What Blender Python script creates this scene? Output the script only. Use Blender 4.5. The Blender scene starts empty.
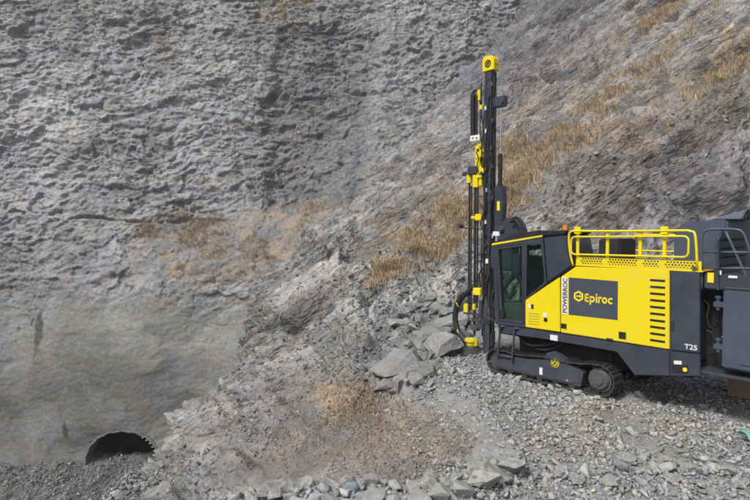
import bpy, bmesh, math, random
import numpy as np
from mathutils import Vector, Matrix

rng = np.random.default_rng(11)
random.seed(5)
SC = bpy.context.scene
COL = SC.collection

# ------------------------------------------------------------------ camera
F = 541.0; CAMZ = 3.1; PITCH = math.radians(2.12)
cp, sp = math.cos(PITCH), math.sin(PITCH)
def ray(u, v):
    cx = (u-375)/F; cy = (250-v)/F
    return (cx, cp + cy*sp, -sp + cy*cp)
def at(u, v, Y):
    "world point at distance Y ahead, along the sight line u, v of the photograph"
    r = ray(u, v); k = Y/r[1]
    return (r[0]*k, Y, CAMZ + r[2]*k)
def proj(x, y, z):
    z = z-CAMZ
    d = y*cp - z*sp
    h = y*sp + z*cp
    d = np.where(np.abs(d) < 1e-3, 1e-3, d)
    return 375 + F*x/d, 250 - F*h/d

# ------------------------------------------------------------------ numpy noise
def h2(i, j, s):
    i = i.astype(np.int64).astype(np.uint64); j = j.astype(np.int64).astype(np.uint64)
    n = (i*np.uint64(73856093)) ^ (j*np.uint64(19349663)) ^ np.uint64((s*83492791+12345) & 0xffffffff)
    n = (n ^ (n >> np.uint64(15)))*np.uint64(2246822519)
    n &= np.uint64(0xffffffff)
    n = (n ^ (n >> np.uint64(13)))*np.uint64(3266489917)
    n &= np.uint64(0xffffffff)
    n = n ^ (n >> np.uint64(16))
    return (n & np.uint64(0xffffff)).astype(np.float64)/16777216.0
def vn(x, y, s=0):
    i = np.floor(x); j = np.floor(y); fx = x-i; fy = y-j
    fx = fx*fx*fx*(fx*(fx*6-15)+10); fy = fy*fy*fy*(fy*(fy*6-15)+10)
    a = h2(i, j, s); b = h2(i+1, j, s); c = h2(i, j+1, s); d = h2(i+1, j+1, s)
    return (a+(b-a)*fx)*(1-fy)+(c+(d-c)*fx)*fy*1.0 - .5
def fbm(x, y, s=0, o=5, g=.5, l=2.03):
    t = 0; a = 1
    for k in range(o):
        t = t + a*vn(x, y, s+k*17); a *= g
        x, y = x*l*.96+y*l*.28+5.3, y*l*.96-x*l*.28+1.7
    return t
def facet(x, y, s=0, tilt=.9, jit=.95, q=1.1):
    "broken rock: overlapping tilted lumps that meet in creases; also returns a random number per lump"
    i0 = np.floor(x); j0 = np.floor(y)
    best = np.full(x.shape, -9e9); cid = np.zeros(x.shape)
    for di in (-1, 0, 1):
        for dj in (-1, 0, 1):
            i = i0+di; j = j0+dj
            px = i+.5+(h2(i, j, s)-.5)*jit; py = j+.5+(h2(i, j, s+1)-.5)*jit
            dx = x-px; dy = y-py
            c = h2(i, j, s+2)
            v = .7*(c-.5) + tilt*(dx*(h2(i, j, s+3)-.5)+dy*(h2(i, j, s+4)-.5))*2 - q*(np.abs(dx)**1.5+np.abs(dy)**1.5)
            m = v > best
            best = np.where(m, v, best); cid = np.where(m, c, cid)
    return best+.15, cid, None
def shard(x, y, s=0, tilt=.9, jit=.95, w=.3):
    "fractured rock: every jittered cell is one tilted plane with a short ramp to its neighbours"
    i0 = np.floor(x); j0 = np.floor(y)
    best = np.full(x.shape, 9e9); val = np.zeros(x.shape); cid = np.zeros(x.shape)
    sec = np.full(x.shape, 9e9); sval = np.zeros(x.shape)
    for di in (-1, 0, 1):
        for dj in (-1, 0, 1):
            i = i0+di; j = j0+dj
            px = i+.5+(h2(i, j, s)-.5)*jit; py = j+.5+(h2(i, j, s+1)-.5)*jit
            dx = x-px; dy = y-py; d = dx*dx+dy*dy
            c = h2(i, j, s+2)
            v = (c-.5) + tilt*(dx*(h2(i, j, s+3)-.5)+dy*(h2(i, j, s+4)-.5))*2
            m = d < best; m2 = (d < sec) & ~m
            sec = np.where(m, best, np.where(m2, d, sec)); sval = np.where(m, val, np.where(m2, v, sval))
            best = np.where(m, d, best); val = np.where(m, v, val); cid = np.where(m, c, cid)
    t = np.clip((np.sqrt(sec)-np.sqrt(best))/w, 0, 1)
    return sval*(.5-.5*t)+val*(.5+.5*t), cid, None
def sstep(a, b, x):
    t = np.clip((x-a)/(b-a), 0, 1); return t*t*(3-2*t)

class RBF:
    def __init__(s, P, V, c=1.2):
        s.P = np.array(P, float); V = np.array(V, float); n = len(P); s.c = c
        r = np.sqrt(((s.P[:, None]-s.P[None])**2).sum(2)+c*c)
        A = np.zeros((n+3, n+3)); A[:n, :n] = -r+np.eye(n)*-.02
        A[:n, n] = 1; A[:n, n+1:] = s.P; A[n, :n] = 1; A[n+1:, :n] = s.P.T
        s.w = np.linalg.solve(A, np.concatenate([V, [0, 0, 0]]))
    def __call__(s, x, y):
        t = s.w[-3]+s.w[-2]*x+s.w[-1]*y
        for (px, py), w in zip(s.P, s.w):
            t = t - w*np.sqrt((x-px)**2+(y-py)**2+s.c**2)
        return t

# ------------------------------------------------------------------ tags, meshes
def tag(o, label=None, cat=None, group=None, kind=None):
    if label: o['label'] = label
    if cat: o['category'] = cat
    if group: o['group'] = group
    if kind: o['kind'] = kind
    return o
def np_mesh(name, V, faces_flat, sizes, mat, col=None, smooth=False):
    me = bpy.data.meshes.new(name)
    V = np.asarray(V, np.float32); n = len(V)
    me.vertices.add(n); me.vertices.foreach_set('co', V.ravel())
    faces_flat = np.asarray(faces_flat, np.int32)
    me.loops.add(len(faces_flat)); me.loops.foreach_set('vertex_index', faces_flat)
    nf = len(faces_flat)//sizes
    me.polygons.add(nf)
    me.polygons.foreach_set('loop_start', np.arange(nf, dtype=np.int32)*sizes)
    me.polygons.foreach_set('loop_total', np.full(nf, sizes, np.int32))
    if smooth: me.polygons.foreach_set('use_smooth', np.ones(nf, bool))
    if col is not None:
        a = me.color_attributes.new('tone', 'FLOAT_COLOR', 'POINT')
        c = np.ones((n, 4), np.float32); c[:, :col.shape[1]] = col
        a.data.foreach_set('color', c.ravel())
    me.update(calc_edges=True); me.validate()
    me.materials.append(mat)
    o = bpy.data.objects.new(name, me); COL.objects.link(o)
    return o
def grid_faces(nr, nc, keep=None):
    idx = np.arange(nr*nc).reshape(nr, nc)
    f = np.stack([idx[:-1, :-1], idx[:-1, 1:], idx[1:, 1:], idx[1:, :-1]], -1).reshape(-1, 4)
    if keep is not None: f = f[keep.reshape(-1)]
    return f
def compact(V, f, col):
    used = np.zeros(len(V), bool); used[f.ravel()] = True
    m = np.cumsum(used)-1
    return V[used], m[f], col[used]

# ------------------------------------------------------------------ materials
def new_mat(name):
    m = bpy.data.materials.new(name); m.use_nodes = True
    nt = m.node_tree; b = nt.nodes['Principled BSDF']
    return m, nt, b
def rock_mat(name, scale=1.0, bump=.35, rough=.92, mixlo=.72, mixhi=1.25, fine=9.0, attr='tone', bdist=.05, frame=None, chip=.1, chipvar=.25, warp=1.0):
    m, nt, b = new_mat(name); N = nt.nodes; L = nt.links
    tc = N.new('ShaderNodeTexCoord')
    at_ = N.new('ShaderNodeAttribute'); at_.attribute_name = attr
    n1 = N.new('ShaderNodeTexNoise'); n1.inputs['Scale'].default_value = fine*scale; n1.inputs['Detail'].default_value = 9; n1.inputs['Roughness'].default_value = .68
    n2 = N.new('ShaderNodeTexNoise'); n2.inputs['Scale'].default_value = fine*.16*scale; n2.inputs['Detail'].default_value = 6; n2.inputs['Roughness'].default_value = .6
    for n in (n1, n2): L.new(tc.outputs['Object'], n.inputs['Vector'])
    mr = N.new('ShaderNodeMapRange'); mr.inputs['From Min'].default_value = .3; mr.inputs['From Max'].default_value = .7
    mr.inputs['To Min'].default_value = mixlo; mr.inputs['To Max'].default_value = mixhi
    L.new(n1.outputs['Fac'], mr.inputs['Value'])
    hs = N.new('ShaderNodeMix'); hs.data_type = 'RGBA'; hs.blend_type = 'MIX'
    hs.inputs[6].default_value = (1.04, 1.005, .94, 1); hs.inputs[7].default_value = (.945, .995, 1.06, 1)
    cr = N.new('ShaderNodeMapRange'); cr.inputs['From Min'].default_value = .38; cr.inputs['From Max'].default_value = .62
    L.new(n2.outputs['Fac'], cr.inputs['Value']); L.new(cr.outputs['Result'], hs.inputs['Factor'])
    mu = N.new('ShaderNodeMix'); mu.data_type = 'RGBA'; mu.blend_type = 'MULTIPLY'; mu.inputs['Factor'].default_value = 1
    L.new(at_.outputs['Color'], mu.inputs[6]); L.new(hs.outputs[2], mu.inputs[7])
    mv = N.new('ShaderNodeVectorMath'); mv.operation = 'SCALE'
    L.new(mu.outputs[2], mv.inputs[0]); L.new(mr.outputs['Result'], mv.inputs['Scale'])
    L.new(mv.outputs[0], b.inputs['Base Color'])
    b.inputs['Roughness'].default_value = rough
    b.inputs['Specular IOR Level'].default_value = .25
    if frame:
        # broken blocks lying along the bedding: a stretched cell pattern in the rock's own directions
        cx_ = N.new('ShaderNodeCombineXYZ')
        for k_, ax in enumerate(frame):
            dt = N.new('ShaderNodeVectorMath'); dt.operation = 'DOT_PRODUCT'; dt.inputs[1].default_value = ax
            L.new(tc.outputs['Object'], dt.inputs[0]); L.new(dt.outputs['Value'], cx_.inputs[k_])
        nw = N.new('ShaderNodeTexNoise'); nw.inputs['Scale'].default_value = .9; nw.inputs['Detail'].default_value = 4; L.new(cx_.outputs[0], nw.inputs['Vector'])
        av = N.new('ShaderNodeVectorMath'); av.operation = 'MULTIPLY_ADD'; av.inputs[1].default_value = (warp, warp, warp)
        L.new(nw.outputs['Color'], av.inputs[0]); L.new(cx_.outputs[0], av.inputs[2])
        v1 = N.new('ShaderNodeTexVoronoi'); v1.inputs['Scale'].default_value = 1; L.new(av.outputs[0], v1.inputs['Vector'])
        v2 = N.new('ShaderNodeTexVoronoi'); v2.inputs['Scale'].default_value = 2.7; L.new(av.outputs[0], v2.inputs['Vector'])
        sep = N.new('ShaderNodeSeparateColor'); L.new(v1.outputs['Color'], sep.inputs[0])
        sep2 = N.new('ShaderNodeSeparateColor'); L.new(v2.outputs['Color'], sep2.inputs[0])
        aa = N.new('ShaderNodeMath'); aa.operation = 'ADD'; L.new(sep.outputs[0], aa.inputs[0]); L.new(sep2.outputs[0], aa.inputs[1])
        mm = N.new('ShaderNodeMapRange'); mm.inputs['From Max'].default_value = 2; mm.inputs['To Min'].default_value = 1-chipvar; mm.inputs['To Max'].default_value = 1+chipvar
        L.new(aa.outputs[0], mm.inputs['Value'])
        mv2 = N.new('ShaderNodeVectorMath'); mv2.operation = 'SCALE'; L.new(mv.outputs[0], mv2.inputs[0]); L.new(mm.outputs[0], mv2.inputs['Scale'])
        L.new(mv2.outputs[0], b.inputs['Base Color'])
        hh = N.new('ShaderNodeMath'); hh.operation = 'MULTIPLY_ADD'; hh.inputs[1].default_value = .45; L.new(v2.outputs['Distance'], hh.inputs[0]); L.new(v1.outputs['Distance'], hh.inputs[2])
        h3 = N.new('ShaderNodeMath'); h3.operation = 'MULTIPLY_ADD'; h3.inputs[1].default_value = .8; L.new(sep.outputs[1], h3.inputs[0]); L.new(hh.outputs[0], h3.inputs[2])
        bq = N.new('ShaderNodeBump'); bq.inputs['Strength'].default_value = 1; bq.inputs['Distance'].default_value = chip; bq.invert = True
        L.new(h3.outputs[0], bq.inputs['Height']); L.new(at_.outputs['Alpha'], bq.inputs['Strength'])
        mf = N.new('ShaderNodeMix'); mf.data_type = 'RGBA'; L.new(at_.outputs['Alpha'], mf.inputs['Factor']); L.new(mv.outputs[0], mf.inputs[6]); L.new(mv2.outputs[0], mf.inputs[7]); L.new(mf.outputs[2], b.inputs['Base Color'])
    vo = N.new('ShaderNodeTexVoronoi'); vo.inputs['Scale'].default_value = fine*.55*scale
    nv = N.new('ShaderNodeMix'); nv.data_type = 'VECTOR'; nv.inputs['Factor'].default_value = .12
    L.new(tc.outputs['Object'], nv.inputs[4]); L.new(n1.outputs['Color'], nv.inputs[5]); L.new(nv.outputs[1], vo.inputs['Vector'])
    ad = N.new('ShaderNodeMath'); ad.operation = 'ADD'
    L.new(vo.outputs['Distance'], ad.inputs[0]); L.new(n1.outputs['Fac'], ad.inputs[1])
    bp = N.new('ShaderNodeBump'); bp.inputs['Strength'].default_value = bump; bp.inputs['Distance'].default_value = bdist/scale
    if frame:
        ms = N.new('ShaderNodeMath'); ms.operation = 'MULTIPLY'; ms.inputs[1].default_value = bump; L.new(at_.outputs['Alpha'], ms.inputs[0]); L.new(ms.outputs[0], bp.inputs['Strength'])
    L.new(ad.outputs[0], bp.inputs['Height']); L.new(bp.outputs['Normal'], b.inputs['Normal'])
    if frame: L.new(bq.outputs['Normal'], bp.inputs['Normal'])
    return m
M_WALL = rock_mat('cliff_rock', .5, .6, fine=9, bdist=.06, frame=((1.5, .4, .5), (-.6, .5, 2.1), (.2, 1.3, -.3)), chip=.045, chipvar=.2, warp=.5)
M_SLOPE = rock_mat('slope_rock', 1.0, .7, fine=9, bdist=.06, frame=((1.1, .5, .75), (-2.6, .4, 4.0), (.8, -1.2, .5)), chip=.10, chipvar=.3)
M_BENCH = rock_mat('bench_gravel', 3.0, .5, fine=9, bdist=.04)
M_STONE = rock_mat('loose_stone', 2.2, .8, fine=9, bdist=.06, mixlo=.8, mixhi=1.2)

# ------------------------------------------------------------------ hillside heights
S = []   # (x, y, z) survey points of the hillside, the bench rim and the pit
def sv(u, v, Y): S.append(at(u, v, Y))
for a in [(350,390,12.2),(300,440,11.3),(400,440,9.8),(300,470,10.2),(450,460,8.2),(400,400,12),(210,440,18.5),(200,480,15.5),
          (250,480,12.2),(250,400,17.5),(480,455,8.0),(360,360,14.8),
          (300,300,22.5),(250,342,25),(300,350,19.5),(215,392,22.5),(187,425,21.3),(165,452,20.2),(146,476,19.2),(128,496,18.2),(350,330,17.5),(400,300,20),(350,260,28.5),(450,250,24),(350,217,39),(300,250,34),(262,290,30),
          (450,150,36),(400,200,36),(450,82,47),(400,160,41),(520,55,46),(560,100,35),(600,22,45),(650,100,28),(740,100,22.5),(740,0,31),(740,200,16.2),(650,200,18.5),
          (560,200,21.5),(500,200,26),(500,300,18),(560,330,16.8),(450,310,17.3),(620,270,15.8),(700,300,15.0),(740,290,14.6),(690,-60,42),(770,-90,36),(600,-60,52),(850,0,29),(900,200,16),(950,100,20),(820,290,14.2),(1000,290,13),(680,40,36)]:
    sv(*a)
S += [(-4.6,5,-3.2),(-6.5,9,-5.6),(-9.5,13,-8.2),(-12.5,17,-10),(-12,23,-11.5),(-14,28,-14),(-10,29,-11),(-7.5,33,-8.2),(-20,38,-15.2),(-25,30,-15.4),(-36,34,-15),
      (-16,42,-14.6),(-10,40,-10.5),(-16,48,-14),(-8,52,-6),(-28,44,-15.2),(-45,40,-14.5),(-18,20,-14.4),(-28,12,-15),(-45,20,-15),(-12,4,-8),(-22,-2,-13),(-2.5,4.5,-.6),(-2.6,1,-.4),(-30,60,-15),(-50,60,-15)]
for a in [(3,5),(6,5),(10,6),(5,9),(8,9),(12,9),(4,12),(8,12),(3,14.5),(6,14.5),(2.4,8.5),(0,5.5),(12,2),(0,1),(-1.4,5.6)]:
    S.append((a[0], a[1], 0.0))
hz = RBF([(p[0], p[1]) for p in S], [p[2] for p in S], 1.0)
# the bench: flat quarry floor the rig stands on
BP = [(-2.2,-3),(-2.5,5.8),(-1.0,6.2),(.85,6.4),(1.5,7.1),(1.8,8.2),(1.55,9.6),(.9,11.2),(.35,13.0),(.8,14.6),(2.2,15.6),(5,16.0),(8.5,14.6),(12,14.2),(20,13.4),(26,10),(26,-3)]
def poly_sd(x, y, P):
    d = np.full(x.shape, 9e9); ins = np.zeros(x.shape, bool)
    n = len(P)
    for k in range(n):
        ax, ay = P[k]; bx, by = P[(k+1) % n]
        ex, ey = bx-ax, by-ay
        t = np.clip(((x-ax)*ex+(y-ay)*ey)/(ex*ex+ey*ey), 0, 1)
        d = np.minimum(d, (x-ax-t*ex)**2+(y-ay-t*ey)**2)
        c = ((ay > y) != (by > y)) & (x < (bx-ax)*(y-ay)/(by-ay+1e-12)+ax)
        ins ^= c
    d = np.sqrt(d)
    return np.where(ins, d, -d)
def base_z(x, y):
    z = hz(x, y)
    sd = poly_sd(x, y, BP)
    k = sstep(-.9, .5, sd)
    bz = .05*fbm(x*.6, y*.6, 3, 3)+.05*fbm(x*2.5, y*2.5, 4, 3)
    # low berm of broken rock along the rim over the pit
    bz = bz + .16*np.exp(-((sd-.35)/.45)**2)*(x < 1.9)*(y < 9)
    return z*(1-k)+bz*k, sd, k

# ------------------------------------------------------------------ image of where soils lie (ellipses u, v, ru, rv, angle)
def blobs(u, v, L):
    t = np.zeros(u.shape)
    for (a, b, ru, rv, g, w) in L:
        c, s_ = math.cos(math.radians(g)), math.sin(math.radians(g))
        dx, dy = u-a, v-b
        p = (dx*c-dy*s_)/ru; q = (dx*s_+dy*c)/rv
        t = np.maximum(t, w*np.exp(-(p*p+q*q)))
    return t
GRASS = [(600,105,75,9,38,1),(655,20,40,8,35,.8),(530,175,50,13,45,1),(445,225,40,20,42,1),(400,260,35,10,35,.8),(620,90,30,8,30,.9),(580,140,40,8,40,.9),
         (690,30,45,6,35,.5),(725,75,40,7,30,.7),(740,45,30,6,30,.7),(510,150,18,10,50,.8),(360,400,30,20,10,.9),(320,420,30,14,25,.7),(435,175,35,5,35,.45),(370,165,20,6,40,.5),(540,55,60,6,38,.4)]
BROWN = [(440,440,60,34,0,1),(640,150,110,50,35,.65),(700,100,70,50,35,.6),(560,90,80,20,40,.5),(300,420,50,30,0,.5),(385,435,105,44,0,1.1),(330,455,90,26,0,.8),(455,455,42,30,0,.8),(560,160,90,14,40,.5),(680,150,60,20,30,.45),(640,190,60,16,30,.5),(420,230,60,20,35,.55),(700,60,60,12,35,.4),(300,330,60,18,45,.25)]
def tone_hill(x, y, z, sd, k):
    u, v = proj(x, y, z)
    n = fbm(x*.35, z*.5+y*.3, 21, 4); n2 = fbm(x*1.3+z, y*1.1+z*1.7, 22, 4)
    c = np.empty(x.shape+(3,)); base = .25*(1+.5*n+.3*n2)
    c[..., 0] = base*1.025; c[..., 1] = base; c[..., 2] = base*.975
    blue_and_shadow = blobs(u, v, [(700,190,70,40,20,1),(500,60,70,40,30,.5),(270,430,60,40,30,.6),(440,395,30,9,-15,.7)])  # bluish rock patches; the last, flat ellipse paints in a shadow band
    c *= (1-.28*blue_and_shadow[..., None])
    c[..., 2] *= 1+.09*blue_and_shadow
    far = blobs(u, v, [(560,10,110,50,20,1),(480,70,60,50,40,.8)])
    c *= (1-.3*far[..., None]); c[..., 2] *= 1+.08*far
    g = np.clip(blobs(u+n*60, v+n2*25, BROWN)*1.2*(.75+n2*1.2+n*.6), 0, 1)*(1-k)
    c = c*(1-g[..., None])+g[..., None]*np.array([.185, .14, .105])*(1+.5*n2[..., None])
    gg = np.clip(blobs(u+n*50, v+n2*20, GRASS)*(.6+n2*1.1), 0, 1)*(1-k)*.75
    c = c*(1-gg[..., None])+gg[..., None]*np.array([.33, .25, .16])
    # grey crushed bench, slightly ochre in patches
    o = np.clip(blobs(u, v, [(600,430,60,26,0,.7),(690,425,50,18,0,.5),(560,445,30,18,0,.5)])*(.8+n2), 0, 1)*k
    bc = np.array([.23, .228, .222])*(1+.4*n2[..., None])
    bc = bc*(1-.3*o[..., None])+.3*o[..., None]*np.array([.30, .235, .15])
    pf = sstep(-11.5, -13.5, z)
    c = c*(1-.3*pf[..., None])
    return c*(1-k[..., None])+bc*k[..., None]

NR, NC = 1450, 1250
th = np.radians(np.linspace(-50, 47, NC)); rr = np.exp(np.linspace(math.log(2.2), math.log(74), NR))
# rows bunched where the slope is steep, so the facets stay evenly sampled
r0 = np.exp(np.linspace(math.log(2.2), math.log(74), 420)); t0 = np.radians(np.linspace(-50, 47, 420))
A_, B_ = np.meshgrid(r0, t0, indexing='ij')
zc = base_z(A_*np.sin(B_), A_*np.cos(B_))[0]
elev = (zc-CAMZ)/A_
met = np.concatenate([np.zeros((1, 420)), np.cumsum(np.abs(np.diff(elev, axis=0))*541+.26*541*np.diff(A_, axis=0)/A_[1:]*np.minimum(1, 20/A_[1:])+.05, axis=0)])
met /= met[-1:]
rows = np.array([np.interp(np.linspace(0, 1, NR), met[:, k], r0) for k in range(420)]).T
ci = np.interp(th, t0, np.arange(420)); c0 = np.minimum(ci.astype(int), 418); cf = ci-c0
R_ = rows[:, c0]*(1-cf)+rows[:, c0+1]*cf
T_ = np.broadcast_to(th, R_.shape)
X = R_*np.sin(T_); Y = R_*np.cos(T_)
Z0, SD, K = base_z(X, Y)
# normals of the smooth surface
def normals(X, Y, Z):
    P = np.stack([X, Y, Z], -1)
    du = np.gradient(P, axis=0); dv = np.gradient(P, axis=1)
    n = np.cross(dv, du); n /= np.linalg.norm(n, axis=-1, keepdims=True)+1e-12
    n *= np.sign(n[..., 2:3]+1e-9)
    return n
NN = normals(X, Y, Z0)
# bedding runs up to the right; s along, t across
sx = .75*X+.35*Y+.5*Z0; tx = -.62*X+.1*Y+.95*Z0
wx = fbm(sx*.25, tx*.25, 31, 3); wy = fbm(sx*.3, tx*.3, 35, 3)
s1 = sx+.9*wx; t1 = tx+.8*wy
U_, V_ = proj(X, Y, Z0)
fine_zone = sstep(9, 15, R_)
pit = sstep(-11, -13.5, Z0)
soft = np.clip(blobs(U_, V_, [(390,440,105,45,0,1.3),(320,465,100,30,0,1)]), 0, 1)
fa, ca, ea = shard(s1/4.2, t1/1.9, 41, 1.2, w=.35)
fb, cb, eb = shard(s1/1.9, t1/.55, 51, 1.2)
fd, cd_, ed_ = shard(s1/.24, t1/.13, 65, 1.1)
fc, cc, ec = shard(s1/.75, t1/.26, 61, 1.1)
lay = (t1*.62+.5*wx) % 1.0; strk = fbm(s1*.35, t1*2.6, 76, 4)           # saw-tooth ledges
big = fbm(sx*.12, tx*.2, 71, 3)
rid = 1-np.abs(fbm(s1*.9, t1*2.6, 78, 5))*2.2
D = .8*big + .5*fa + .5*fb*(1+wx) + .3*fc + .14*fd + .42*(np.minimum(lay/.78, (1-lay)/.22)-.5)*np.clip(.7+2*wy, 0, 1.4)+.34*strk + .16*fbm(s1*1.8, t1*3.4, 77, 5) + .16*rid
D *= (.3+.7*fine_zone)
D *= 1-.6*blobs(U_, V_, [(295,290,50,40,0,1),(335,210,35,30,0,1.1),(470,60,50,30,40,.6)])
D = D*(1-.72*soft) + soft*(.07*fbm(s1*1.5, t1*4, 79, 4)+.05*fc)
D = D*(1-pit*.6); D -= .14*np.exp(-(np.abs(fbm(sx*.22, tx*.55, 88, 4))/.012)**2)*(1-soft)
foot = sstep(-1.8, -.3, SD)
D = D*(1-.75*foot*(1-K))*(1-K) + K*.03*fbm(X*6, Y*6, 90, 3)
P = np.stack([X, Y, Z0], -1)+NN*D[..., None]
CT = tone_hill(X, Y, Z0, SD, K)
CT *= (1+.8*np.clip(strk, -.35, .25)*(1-K))[..., None]  # streak hollows toned darker, standing in for crack shade
CT *= (.8+(.2*cb+.2*cc)[..., None]*(1-K[..., None])+.2*K[..., None])
from_bench = K > .5
Kf = (K[:-1, :-1] > .5)

# ------------------------------------------------------------------ the far cliff  y = f(x, z)
W = []
for a in [(-150,0,47),(-150,250,43),(-150,440,37),(-350,0,40),(-350,400,32),(0,0,51),(0,200,47),(0,300,44.5),(0,380,43),(0,440,42.2),(0,-150,58),(200,-150,63),(450,-150,66),(700,-150,70),
          (150,0,55),(150,120,50.5),(150,200,48),(130,265,45.5),(60,330,43.6),(120,400,42.4),(120,432,42.0),(120,470,41.8),(60,470,41.8),(180,460,42.2),(180,400,43.2),
          (250,0,58),(250,100,54.5),(255,198,51),(255,240,47.6),(255,275,46.2),(200,225,48.6),(200,265,45.8),(200,330,44.6),(160,300,44.3),(300,205,51.8),(310,250,46.4),(345,215,50),
          (235,330,45.0),(240,380,44.2),(330,100,56.5),(360,160,53),(400,100,57),(440,50,60),(500,0,63),(600,-40,66),(450,200,54),(700,0,66),(700,200,60),(320,320,44.5),(320,400,43),(900,0,66),(900,250,60)]:
    W.append(at(*a))
wy_ = RBF([(p[0], p[2]) for p in W], [p[1] for p in W], 1.0)
nx, nz = 1400, 800
xs = np.linspace(-58, 46, nx); zs = np.linspace(-17.5, 42, nz)
Zw, Xw = np.meshgrid(zs, xs, indexing='ij')
Yw = wy_(Xw, Zw)
# the set-back dark block between two joints
u, v = proj(Xw, Yw, Zw)
nb = fbm(Xw*.12, Zw*.12, 5, 3)
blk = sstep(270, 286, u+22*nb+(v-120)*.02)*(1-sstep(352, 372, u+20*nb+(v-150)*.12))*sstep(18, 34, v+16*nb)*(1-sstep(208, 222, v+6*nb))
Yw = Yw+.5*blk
Pw = np.stack([Xw, Yw, Zw], -1)
du = np.gradient(Pw, axis=0); dv = np.gradient(Pw, axis=1)
Nw = np.cross(du, dv); Nw /= np.linalg.norm(Nw, axis=-1, keepdims=True)
Nw *= -np.sign(Nw[..., 1:2])
w1 = fbm(Xw*.2, Zw*.2, 101, 3); w2 = fbm(Xw*.2, Zw*.2, 105, 3)
a1 = Xw+.9*w1+.35*Zw; b1 = Zw+.9*w2-.2*Xw
smooth_ = sstep(258, 345, v+50*w1+22*w2)            # sprayed, dusty foot of the cliff
shelf = sstep(205, 220, v+10*w2+ .08*(u-240))*(1-sstep(268, 290, v+14*w1))*sstep(110, 160, u+30*w1)*(1-sstep(340, 370, u))
fa2, ca2, ea2 = shard(a1/3.6, b1/2.4, 141, 1.0, w=.1)
fb2, cb2, eb2 = shard(a1/1.15, b1/.68, 151, 1.2, w=.1)
fc2, cc2, ec2 = shard(a1/.5, b1/.3, 161, 1.1, w=.1)
bed = ((b1*.55+.5*w1) % 1.0)
crk = np.exp(-(np.abs(fbm(Xw*.16+.3*Zw*.16, Zw*.3-.1*Xw, 188, 5))/.014)**2)+.7*np.exp(-(np.abs(fbm(Xw*.35-.5*Zw*.3, Zw*.5+.2*Xw, 189, 5))/.016)**2)
Dw = .7*fbm(Xw*.1, Zw*.14, 171, 3)+.30*fa2+.19*fb2*(1+w2)+.10*fc2+.08*(bed-.5)+.14*fbm(a1*1.7, b1*2.4, 177, 5)
Dw = Dw*(1-.9*smooth_)*(1-.6*shelf)-.16*crk*(1-.8*smooth_)+smooth_*(.2*fbm(Xw*.3, Zw*.34, 180, 3)+.015*fc2)+shelf*.15*fbm(Xw*1.2, Zw*1.6, 182, 4)
# long horizontal parting crack and a vertical joint
cr = np.exp(-((v-219-3*w1*3-(u-60)*.012)/1.3)**2)*sstep(60, 80, u)*(1-sstep(225, 240, u))
Dw -= .35*cr*(.5+h2(np.floor(Xw*.6), Zw*0, 3))
cr2 = np.exp(-((u-279-4*w2+(v-100)*.03)/.9)**2)*sstep(20, 40, v)*(1-sstep(205, 215, v))
Dw -= .0*cr2
Pw = Pw+Nw*Dw[..., None]
n = fbm(Xw*.13, Zw*.16, 191, 4); n2 = fbm(Xw*.9, Zw*1.1, 192, 4)
base = .262*(1+.38*n+.3*n2)*(.82+.18*cb2+.18*cc2)
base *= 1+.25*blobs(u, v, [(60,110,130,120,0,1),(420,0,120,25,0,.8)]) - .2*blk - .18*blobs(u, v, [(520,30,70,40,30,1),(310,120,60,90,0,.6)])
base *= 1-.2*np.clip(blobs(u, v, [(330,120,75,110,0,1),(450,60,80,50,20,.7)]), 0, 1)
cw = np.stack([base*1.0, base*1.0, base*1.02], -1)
mot = fbm(Xw*.16+.8*w1, Zw*.22+w2, 195, 5)+.35*blobs(u, v, [(205,330,45,35,0,1),(20,330,60,30,0,.8),(120,330,30,15,0,.5)])-.4*blobs(u, v, [(110,300,60,12,0,.5),(85,385,60,16,8,1),(30,410,60,14,0,.7),(190,400,30,14,30,.7),(165,340,30,25,20,.5)])
sm = np.array([.248, .246, .236])*(1+.75*mot[..., None]+.1*n2[..., None])
cw = cw*(1-smooth_[..., None])+sm*smooth_[..., None]
sh = np.clip(shelf*(.7+1.6*n2), 0, 1)*.8
cw = cw*(1-sh[..., None])+np.array([.26, .205, .15])*sh[..., None]*(1+.4*n2[..., None])
tl = np.clip(blobs(u, v, [(285,8,40,12,10,1),(160,40,10,30,20,.6),(95,25,30,25,0,.25)])*(.6+2*n2), 0, 1)*.7
cw = cw*(1-tl[..., None])+np.array([.30, .235, .165])*tl[..., None]
# seepage stains
st = blobs(u+4*n2, v+4*w1, [(39,330,4,18,-4,1.3),(32,322,2,5,0,1),(66,432,3,10,0,1),(36,352,1,14,0,.8)])
st = np.clip((st-.25)*2.2, 0, 1)
cw *= 1-.6*st[..., None]
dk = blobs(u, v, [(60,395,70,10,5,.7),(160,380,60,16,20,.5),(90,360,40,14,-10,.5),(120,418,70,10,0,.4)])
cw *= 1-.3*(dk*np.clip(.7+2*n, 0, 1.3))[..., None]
# tunnel opening
TUX, TUY, TUZ = at(121, 461, 41.9)
TR, TB = 2.85, 2.35
inside = ((Xw-TUX)/TR)**2+(np.maximum(Zw-TUZ, 0)/TB)**2 < 1
keep = ~(inside[:-1, :-1] & inside[1:, 1:] & inside[:-1, 1:] & inside[1:, :-1])
cw = np.concatenate([cw, (1-.93*smooth_)[..., None]*(1-.5*shelf)[..., None]], -1)
vv, ff, cc_ = compact(Pw.reshape(-1, 3), grid_faces(nz, nx, keep), cw.reshape(-1, 4))
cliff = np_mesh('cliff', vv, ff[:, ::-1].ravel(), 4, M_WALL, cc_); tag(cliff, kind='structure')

CT = np.concatenate([CT, np.broadcast_to((1-.8*soft)[..., None], CT[..., :1].shape)], -1)
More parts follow.
